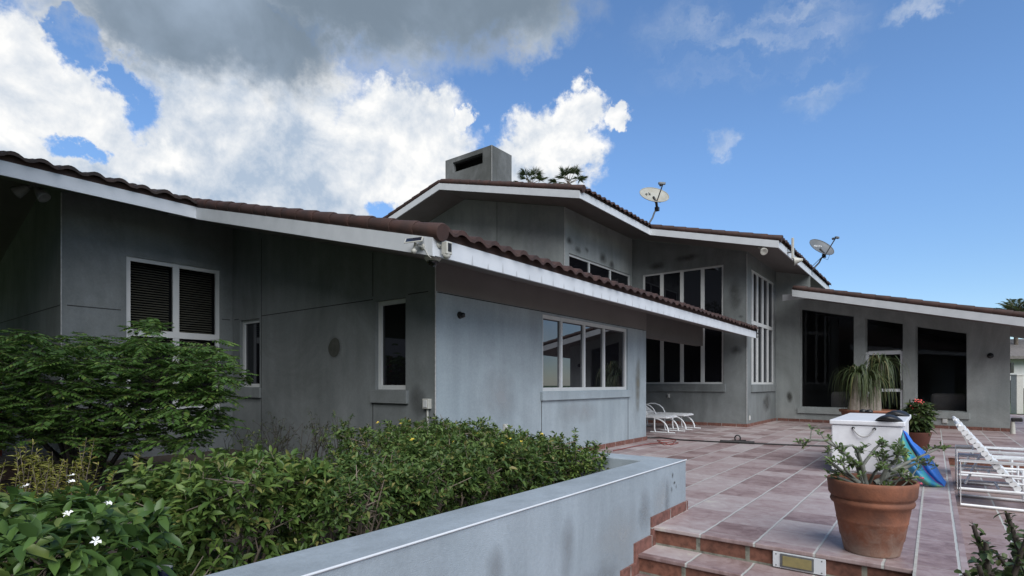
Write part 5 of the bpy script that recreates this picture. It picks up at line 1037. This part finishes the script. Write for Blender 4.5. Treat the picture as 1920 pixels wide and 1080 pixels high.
for (ua, ub, v, lab) in ((1640, 1694, 787.5, 'black boat-shaped cushion at the front corner of the white chest'), (1661, 1705, 778, 'black boat-shaped cushion at the back of the white chest lid')):
    A = gz(ua, v - 1, 0.70); B = gz(ub, v + 1, 0.70); c = (A + B) / 2; t = MB(); L_ = np.linalg.norm(B - A); ex = unit(B - A); ey = unit(np.cross((0, 0, 1), ex)); vs = []; fs = []; nu, nv = 14, 10
    for i in range(nu + 1):
        q = i / nu; w = 0.16 * max(math.sin(math.pi * q) ** 0.6, 0.02); hgt = 0.085 * max(math.sin(math.pi * q) ** 0.8, 0.02)
        for k in range(nv): a = 2 * math.pi * k / nv; vs.append(A + ex * L_ * q + ey * w * math.cos(a) + V3(0, 0, 0.685 - A[2] + hgt / 2 + hgt / 2 * math.sin(a)))
    for i in range(nu):
        for k in range(nv): l = (k + 1) % nv; fs.append((i * nv + k, (i + 1) * nv + k, (i + 1) * nv + l, i * nv + l))
    fs.append(tuple(range(nv))); fs.append(tuple(range(nu * nv, nu * nv + nv))[::-1]); t.add(vs, fs, True); tag(t.build('black_cushion', M['black'], None, org=(c[0], c[1], 0.685)), lab, 'cushion', 'black cushions on the chest')
for (u, v, lab) in ((1618, 773, 'small dark lump on the chest lid under the ponytail palm'), (1630, 773.5, 'small dark cap on the chest lid right of the dark lump')):
    c = gz(u, v, 0.69); t = MB(); t.lathe([(0, 0), (0.05, 0.0), (0.055, 0.02), (0.035, 0.05), (0.0, 0.055)], (c[0], c[1], 0.685), 14); tag(t.build('dark_lump', M['black'], None, org=(c[0], c[1], 0.685)), lab, 'lump')
# blue beach float leaning on the chest
m = bpy.data.materials.new('blue_fabric'); m.use_nodes = True; nt_ = m.node_tree; b_ = nt_.nodes['Principled BSDF']; co = nt_.nodes.new('ShaderNodeTexCoord'); wv_ = nt_.nodes.new('ShaderNodeTexNoise'); mp_ = nt_.nodes.new('ShaderNodeMapping'); mp_.inputs['Scale'].default_value = (7, 7, 2.2); mp_.inputs['Rotation'].default_value = (R(25), 0, 0); nt_.links.new(co.outputs['Object'], mp_.inputs[0]); nt_.links.new(mp_.outputs[0], wv_.inputs['Vector']); wv_.inputs['Scale'].default_value = 1.0; wv_.inputs['Detail'].default_value = 1
cr = nt_.nodes.new('ShaderNodeValToRGB'); cr.color_ramp.interpolation = 'EASE'
for i, (p_, c_) in enumerate(((0.3, (0.02, 0.10, 0.38)), (0.50, (0.02, 0.17, 0.36)), (0.60, (0.04, 0.26, 0.30)), (0.74, (0.22, 0.34, 0.06)))):
    e = cr.color_ramp.elements[i] if i < 2 else cr.color_ramp.elements.new(p_); e.position = p_; e.color = (*c_, 1)
nt_.links.new(wv_.outputs[0], cr.inputs[0]); nt_.links.new(cr.outputs[0], b_.inputs['Base Color']); b_.inputs['Roughness'].default_value = 0.5
bluem = mat('plain_blue_fabric', (0.035, 0.21, 0.72), 0.55, (0.03, 0.16, 0.60), 5)
dF = 7.15; t = thing('beach_float', 'folded blue and green beach float leaning on the white chest', 'beach float', tuple(pd(1735, 914, dF)))
dF = 7.0
outl = [(1693, 806), (1701, 811), (1712, 828), (1728, 841), (1742, 852), (1755, 872), (1766, 893), (1775, 903), (1771, 914), (1755, 915), (1735, 909), (1718, 897), (1702, 880), (1690, 855), (1686, 830)]
edge = [(1693, 806), (1697, 818), (1708, 838), (1720, 857), (1737, 885), (1757, 905), (1770, 912)]
def zdep(u, v): return 6.62 - 0.52 * (v - 806) / 108 + 0.05 * (u - 1730) / 45
def lens(parts, bul, name, m_):
    up_, lo_ = parts; n = 14; b = MB(); vs = []; k = 7
    def samp(pl, q):
        d = [0]
        for a, c in zip(pl[:-1], pl[1:]): d.append(d[-1] + math.hypot(a[0] - c[0], a[1] - c[1]))
        return np.array([np.interp(q * d[-1], d, [p[0] for p in pl]), np.interp(q * d[-1], d, [p[1] for p in pl])])
    for sgn in (1, -1):
        for i in range(n + 1):
            q = i / n; A, B = samp(up_, q), samp(lo_, q)
            for j in range(k):
                r_ = j / (k - 1); u, v = A * (1 - r_) + B * r_; vs.append(pd(u, v, zdep(u, v) - sgn * bul * math.sin(math.pi * r_) * math.sin(math.pi * min(max(q, 0.02), 0.98)) ** 0.6))
    fs = []; off = (n + 1) * k
    for i in range(n):
        for j in range(k - 1):
            fs.append((i * k + j, i * k + j + 1, (i + 1) * k + j + 1, (i + 1) * k + j)); fs.append((off + i * k + j, off + (i + 1) * k + j, off + (i + 1) * k + j + 1, off + i * k + j + 1))
    b.add(vs, fs, True); b.build(name, m_, t)
lens(([(1693, 806), (1701, 811), (1712, 828), (1728, 841), (1742, 852), (1755, 872), (1766, 893), (1775, 903), (1771, 913)], edge), 0.10, 'top_panel', bluem)
lens((edge, [(1693, 806), (1686, 830), (1690, 855), (1702, 880), (1718, 897), (1735, 909), (1755, 915), (1770, 913)]), 0.12, 'side_panel', m)
b = MB(); b.tube([pd(u, v, zdep(u, v) - 0.012) for u, v in edge], 0.006, 6); b.build('piping', mat('purple_piping', (0.20, 0.06, 0.28), 0.5), t)

# ------------------------------------------------------------------ white loungers
def rrect(o, ex, ez, L_, H_, r, n=5, roundc=(1, 1, 1, 1)):
    pts = []
    for (cx, cz, a0, fl) in ((L_ - r, r, -90, roundc[0]), (L_ - r, H_ - r, 0, roundc[1]), (r, H_ - r, 90, roundc[2]), (r, r, 180, roundc[3])):
        if fl:
            for k in range(n + 1): a = R(a0 + 90 * k / n); pts.append(o + ex * (cx + r * math.cos(a)) + ez * (cz + r * math.sin(a)))
        else: a = R(a0 + 45); pts.append(o + ex * (cx + r * math.copysign(1, math.cos(a))) + ez * (cz + r * math.copysign(1, math.sin(a))))
    return pts
def sled_lounger(a0, a1, lab, z0=-0.15, by=-0.22):
    """tubular lounger: a rounded loop at each side, straps between, raised back"""
    t = thing('white_lounger', lab, 'lounger', ((a0 + a1) / 2, by - 0.9, z0), 'white tubular loungers on the lower floor'); ex = V3(0, -1, 0); ez = V3(0, 0, 1)
    for a in (a0, a1):
        b = MB(); b.tube(rrect(V3(a, by, z0 + 0.018), ex, ez, 1.75, 0.47, 0.30, 7, (0, 1, 0, 0)), 0.017, 10, closed=True); b.build('side_frame', M['powder'], t)
        b = MB(); b.tube([(a, by, z0 + 0.36), (a, by - 1.70, z0 + 0.36)], 0.013, 8); b.tube([(a, by, z0 + 0.19), (a, by - 1.75, z0 + 0.21)], 0.015, 8); b.tube([(a, by - 0.55, z0 + 0.03), (a, by - 0.55, z0 + 0.36)], 0.012, 8); b.build('side_rail', M['powder'], t)
    for y in (by - 0.32, by - 0.9, by - 1.5): b = MB(); b.tube([(a0, y, z0 + 0.19), (a1, y, z0 + 0.19)], 0.014, 8); b.build('crossbar', M['powder'], t)
    b = MB(); b.tube([(a0, by - 0.7, z0 + 0.05), (a1, by - 0.7, z0 + 0.05)], 0.014, 8); b.build('crossbar', M['powder'], t)
    for k in range(11):
        y = by - 0.62 - k * 0.105; b = MB(); b.box(a0 + 0.0, a1 - 0.0, y - 0.05, y, z0 + 0.213, z0 + 0.225); b.build('seat_strap', M['powder'], t, bevel=0.004)
    hinge = V3(0, by - 0.46, z0 + 0.22); top = V3(0, by + 0.02, z0 + 0.86); dv = unit(top - hinge); ln = np.linalg.norm(top - hinge); nv_ = np.cross(dv, (1, 0, 0))
    b = MB()
    for a in (a0 + 0.03, a1 - 0.03): b.tube([V3(a, 0, 0) + hinge, V3(a, 0, 0) + top], 0.02, 8)
    b.tube([V3(a0 + 0.03, 0, 0) + top, V3(a1 - 0.03, 0, 0) + top], 0.02, 8); b.build('back_frame', M['powder'], t)
    for k in range(15):
        q = hinge + dv * (ln * (k + 0.35) / 15.2); b = MB(); b.tube([q + V3(a0 + 0.01, 0, 0), q + V3(a1 - 0.01, 0, 0)], 0.032, 8); b.build('back_strap', M['powder'], t)
    b = MB(); b.tube([V3((a0 + a1) / 2, by - 0.05, z0 + 0.2), hinge * 0.45 + top * 0.55 + V3((a0 + a1) / 2, 0, 0)], 0.012, 8); b.build('back_prop', M['powder'], t)
    return t
sled_lounger(7.54, 8.18, 'white tubular lounger standing nearest on the lower tiles'); sled_lounger(8.66, 9.28, 'white tubular lounger farther back beside the low step')
def bow_lounger(o, lab, ln=1.75):
    """lounger with bow legs; o is the ground point under its foot-end corner, it runs along +b"""
    t = thing('bow_leg_lounger', lab, 'lounger', (o[0], o[1], 0), 'white bow-legged loungers by the recess wall'); x0, x1 = o[0] - 0.0, o[0] + 0.62; y = o[1]
    for a in (x0, x1):
        b = MB(); b.tube([(a, y, 0.36), (a, y + ln, 0.36)], 0.02, 8); b.build('rail', M['powder'], t)
        for (yy, sg) in ((y + 0.30, -1), (y + 1.25, 1)):
            b = MB(); b.tube([(a, yy, 0.35), (a, yy + 0.0 * sg, 0.10), (a, yy + 0.02 * sg, 0.02)], 0.018, 8)
            b.tube([(a, yy - 0.28 * sg * math.cos(q) * -1 - 0.28 * sg, 0.02 + 0.32 * math.sin(q)) if False else (a, yy + sg * 0.34 * math.cos(q) - 0.0, 0.02 + 0.32 * math.sin(q)) for q in np.linspace(0, math.pi / 2, 8)], 0.018, 8); b.tube([(a, yy - 0.1 * sg, 0.018), (a, yy + 0.5 * sg, 0.018)], 0.016, 8); b.build('leg', M['powder'], t)
    for yy in (y, y + 1.0): b = MB(); b.tube([(x0, yy, 0.36), (x1, yy, 0.36)], 0.02, 8); b.build('crossbar', M['powder'], t)
    for k in range(9): b = MB(); b.box(x0, x1, y + 0.02 + k * 0.115, y + 0.12 + k * 0.115, 0.382, 0.396); b.build('seat_strap', M['powder'], t, bevel=0.004)
    hb_, tp = V3(0, y + 1.05, 0.37), V3(0, y + 1.65, 0.80)
    for a in (x0, x1): b = MB(); b.tube([hb_ + V3(a, 0, 0), tp + V3(a, 0, 0)], 0.02, 8); b.tube([V3(a, y + 0.75, 0.37)] + [V3(a, y + 1.1 - 0.34 * math.cos(q), 0.37 + 0.26 * math.sin(q)) for q in np.linspace(0.2, math.pi - 0.3, 8)], 0.016, 8); b.build('back_frame', M['powder'], t)
    for k in range(7): q = hb_ + (tp - hb_) * (k + 0.5) / 7; b = MB(); b.obox(q + V3(x0, -0.03, -0.02), (0.62, 0, 0), unit(tp - hb_) * 0.085, np.cross((1, 0, 0), unit(tp - hb_)) * 0.012); b.build('back_strap', M['powder'], t)
    return t
bow_lounger(pa(1250, 800, 12.35), 'white bow-legged lounger nearest the pale wall end'); bow_lounger(pa(1283, 795, 13.5), 'white bow-legged lounger farther along toward the recess wall')
# hose with a loop, red cord
pl = [gz(u, v) for u, v in ((1214, 822), (1240, 822), (1275, 826), (1330, 829), (1372, 831), (1383, 831.5), (1420, 833), (1480, 835.5), (1555, 838), (1640, 839.5), (1800, 841), (1880, 843.5), (1925, 844), (1990, 845))]
for q in pl: q[2] = 0.014
t = thing('black_strap', 'long black strap stretched across the terrace with a loop in it', 'strap', tuple(pl[5])); b = MB(); b.tube(pl, 0.014, 8); b.build('strap_line', M['black'], t)
c = pl[5]; b = MB(); X_ = unit(pl[6] - pl[4]); b.tube([c - X_ * 0.32 + V3(0, 0, 0.012), c + X_ * 0.30 + V3(0, 0, 0.012)], 0.03, 8); b.tube([c + X_ * 0.05 * math.cos(q) + V3(0, 0, 0.085 + 0.06 * math.sin(q)) for q in np.linspace(0, 2 * math.pi, 16)[:-1]], 0.014, 6, closed=True); b.tube([c + X_ * 0.15 + V3(0, 0, 0.05), c - X_ * 0.1 + V3(0, 0, 0.03)], 0.016, 6); b.build('loop_knot', M['black'], t)
b = MB(); q0 = [gz(u, v) for u, v in ((1150, 846), (1190, 838), (1222, 833), (1245, 831), (1262, 829), (1272, 832), (1258, 835), (1240, 830), (1232, 827), (1250, 826), (1268, 826), (1262, 833), (1246, 835), (1235, 830))]
for i, q in enumerate(q0): q[2] = 0.008 + 0.004 * (i % 3)
b.tube(q0, 0.008, 6); tag(b.build('red_twine', M['redcord'], None, org=tuple(q0[5])), 'thin red cord tangled on the tiles by the pale wall end', 'cord')
# small tap post by the right wing corner
c = gz(1899, 813); t = thing('garden_tap', 'low white garden post with a black cap beside the right wing corner', 'post', tuple(c)); b = MB(); b.tube([c, c + V3(0, 0, 0.30)], [0.05, 0.04], 10); b.build('post_body', M['plastic'], t); b = MB(); b.obox(c + V3(-0.06, -0.17, 0.28), (0.12, 0, 0), (0, 0.20, 0), (0, 0, 0.09)); b.build('post_cap', M['black'], t, bevel=0.02)

# ------------------------------------------------------------------ neighbours, palms and trees
c = pd(1912, 778, 30); nh = thing('neighbour_house', 'white neighbouring house with a grey roof beyond the lawn', 'house', (36, -4, 0)); 
P1 = pd(1895, 700, 38)[:2]; P2 = pd(2300, 700, 36)[:2]; P1 = P1 - (P2 - P1) * 0.3; e_ = (P2 - P1); NW = Wall(tuple(P1), tuple(P2), tuple(unit(V3(-FW[0], -FW[1], 0))[:2]))
b = MB(); b.obox(V3(P1[0], P1[1], 0), V3(e_[0], e_[1], 0), FW * 8, V3(0, 0, 3.05)); b.build('wall', mat('neighbour_white', (0.70, 0.71, 0.70), 0.8, (0.62, 0.63, 0.62), 2), nh)
b = MB(); o_ = V3(P1[0], P1[1], 3.05) - FW * 0.9 - V3(*unit(e_), 0) * 0.6; b.add([o_, o_ + V3(*(e_ * 1.05), 0), o_ + V3(*(e_ * 1.05), 0) + FW * 5 + V3(0, 0, 1.5), o_ + FW * 5 + V3(0, 0, 1.5)] + [q for q in [o_ - V3(0, 0, .2), o_ + V3(*(e_ * 1.05), -.2), o_ + V3(*(e_ * 1.05), 0) + FW * 10 - V3(0, 0, .2), o_ + FW * 10 - V3(0, 0, .2)]], [(0, 1, 2, 3), (4, 7, 6, 5), (0, 4, 5, 1), (3, 2, 6, 7), (0, 3, 7, 4), (1, 5, 6, 2)]); b.build('roof', mat('grey_roof', (0.12, 0.11, 0.105), 0.9, (0.18, 0.165, 0.155), 6), nh)
for (u, v0, v1, w) in ((1897, 712, 752, 6),):
    s0 = 0
b = MB(); A = pd(1893, 0, 37.5); B = pd(1901, 0, 37.5); b.obox(V3(A[0], A[1], 0.3), (B - A) * V3(1, 1, 0), -FW * 0.1, V3(0, 0, 1.1)); b.build('window', M['glass'], nh); b = MB(); b.obox(V3(A[0], A[1], 1.9), (B - A) * V3(.7, .7, 0), -FW * 0.1, V3(0, 0, .7)); b.build('window', M['glass'], nh)
c = pd(1907, 777, 21); t = thing('white_post', 'square white wooden post standing on the grass at the right', 'post', (c[0], c[1], 0.0)); b = MB(); b.obox(V3(c[0], c[1], 0.0) - RT * 0.13 - FW * 0.13, RT * 0.26, FW * 0.26, V3(0, 0, EYE + 15.5 * 21 / FOC)); b.build('post_body', M['plastic'], t, bevel=0.01); b = MB(); b.obox(V3(c[0], c[1], EYE + 15.5 * 21 / FOC) - RT * 0.15 - FW * 0.15, RT * 0.30, FW * 0.30, V3(0, 0, 0.05)); b.build('post_cap', M['plastic'], t, bevel=0.01)
th, pts, ax = shrub('clipped_hedge', 'clipped dark hedge in front of the neighbouring house', 'hedge', tuple(pd(1960, 760, 33)[:2]), (3.2, 1.6), 0.75, 900, 'tree', 0.22, 0.1, 401, None, k=4, stems=6, flat=0.5, z0=0.0)
def palm_tree(lab, base, h, crown_r, nf, seed, fan=False, lean=(0, 0), group='palms beyond the roof', name='palm_tree', leafs=26):
    rg = np.random.RandomState(seed); t = thing(name, lab, 'palm tree', (base[0], base[1], 0), group); top = V3(base[0] + lean[0], base[1] + lean[1], h); b = MB(); b0 = V3(base[0], base[1], -0.6)
    b.tube([b0, b0 * 0.6 + top * 0.4 + V3(-lean[0] * 0.15, -lean[1] * 0.15, 0), top], [0.2, 0.15, 0.11], 10); b.build('trunk', M['bark'], t); P = []; Dd = []; LL = []; fr = MB()
    for k in range(nf):
        a = 2.4 * k + rg.uniform(-.3, .3); el_ = R(78 - 110 * (k / nf) ** 0.9); d = V3(math.cos(a) * math.cos(el_), math.sin(a) * math.cos(el_), math.sin(el_)); pts_ = []
        for j in range(9): q = j / 8; pts_.append(top + d * crown_r * q - V3(0, 0, crown_r * 0.45 * q * q * (0.2 if fan else 1)))
        fr.tube(pts_, np.linspace(0.022, 0.006, 9), 4); sd_ = unit(np.cross(d, (0, 0, 1.0)) + rg.normal(size=3) * 0.1)
        if fan:
            e = pts_[5]; y_ = unit(np.cross(sd_, d))
            for j in range(22): q = R(-95 + 190 * j / 21); P.append(e); Dd.append(d * math.cos(q) + sd_ * math.sin(q) + y_ * rg.uniform(-0.1, 0.1)); LL.append(crown_r * 0.55 * rg.uniform(0.85, 1.1))
        else:
            for j in range(leafs):
                q = 0.12 + 0.88 * j / leafs; p = np.array([np.interp(q, np.linspace(0, 1, 9), [z[i] for z in pts_]) for i in range(3)])
                for s_ in (-1, 1): P.append(p); Dd.append(sd_ * s_ + d * 0.7 + V3(0, 0, -0.15)); LL.append(crown_r * 0.30 * (1.15 - q * 0.6) * rg.uniform(0.8, 1.15))
    cr_ = fr.build('frond_stalk', M['twig'], t); P = np.array(P); LL = np.array(LL); leaf_mesh('crown', M['palm'], t, P, np.array(Dd), LL, LL * (0.07 if fan else 0.09), rg, simple=True, droop=0.25)
    return t
def at_top(u, v, dep): return pd(u, v, dep)
c = at_top(994, 343, 27); palm_tree('fan palm crown just right of the chimney behind the ridge', c[:2], c[2] - 0.1, 0.95, 13, 501, True)
c = at_top(1066, 345, 27); palm_tree('fan palm crown at the right end of the ridge', c[:2], c[2] - 0.0, 1.0, 12, 502, True)
c = at_top(1905, 594, 40); palm_tree('full feathery palm beyond the right wing roof', c[:2], c[2] + 0.2, 2.1, 34, 503, leafs=20)
c = at_top(1888, 606, 46); palm_tree('smaller feathery palm peeping over the right wing roof', c[:2], c[2], 1.7, 24, 504, leafs=18)
c = at_top(1553, 585, 34); palm_tree('palm with one frond tip showing above the wing roof', c[:2], c[2] - 0.3, 1.9, 16, 505, leafs=16)
# leaning palm and trees of the garden side, seen in the window reflections
palm_tree('leaning palm on the terrace side garden', (22.5, -7.5), 7.6, 1.8, 22, 506, lean=(-1.8, 1.5), group='palms of the side garden', leafs=18)
def big_tree(lab, base, h, rad, n, seed, group='shade trees of the garden', cz=None, L=0.16):
    rg = np.random.RandomState(seed); t = thing('shade_tree', lab, 'tree', (base[0], base[1], -0.6), group); b = MB(); b0 = V3(base[0], base[1], -0.65); cz = cz or h * 0.62
    b.tube([b0, b0 + V3(0.1, 0, h * 0.25), V3(base[0], base[1], cz)], [0.26, 0.2, 0.12], 10); lim = MB(); blobs = []
    for k in range(22):
        d = rnd_unit(1, rg)[0] * V3(1, 1, 0.75); c = V3(base[0], base[1], cz) + d * V3(rad, rad, (h - cz)) * rg.uniform(0.45, 0.9); blobs.append((c, rad * rg.uniform(0.26, 0.42))); lim.tube([V3(base[0], base[1], cz * 0.6), (V3(base[0], base[1], cz * 0.8) + c) / 2, c], [0.09, 0.06, 0.02], 6)
    b.build('trunk', M['bark'], t); lim.build('limb', M['bark'], t); P = []; per = n // len(blobs)
    for c, r_ in blobs: u = rnd_unit(per, rg); P.append(c + u * (r_ * rg.uniform(0.3, 1, per) ** 0.5)[:, None] * V3(1, 1, 0.8))
    P = np.concatenate(P); lp, ld = whorl(P, rnd_unit(len(P), rg) + V3(0, 0, 0.4), 3, 1.0, rg); leaf_mesh('crown', M['tree'], t, lp, ld, rg.uniform(0.7, 1.3, len(lp)) * L, L * 0.5, rg, simple=True); return t
big_tree('shade tree at the left end of the garden near the dark wall', (-4.2, 4.8), 6.6, 3.0, 9000, 601, cz=3.4)
big_tree('dense shade tree by the left wing', (-4.5, 9.0), 7.0, 3.2, 9000, 602, cz=3.6)
big_tree('unseen tall shade tree leaning over the planting bed', (-1.6, 5.2), 9.6, 3.0, 14000, 605, cz=7.2)  # out of view; crown placed in the sun's path to shade the left walls
big_tree('shade tree in the garden behind the viewpoint', (-9.0, 0.5), 7.0, 3.2, 3600, 603, cz=4.2)
big_tree('rounded garden tree on the open side of the terrace', (17.5, -13.0), 4.2, 2.4, 2600, 604, cz=2.2)
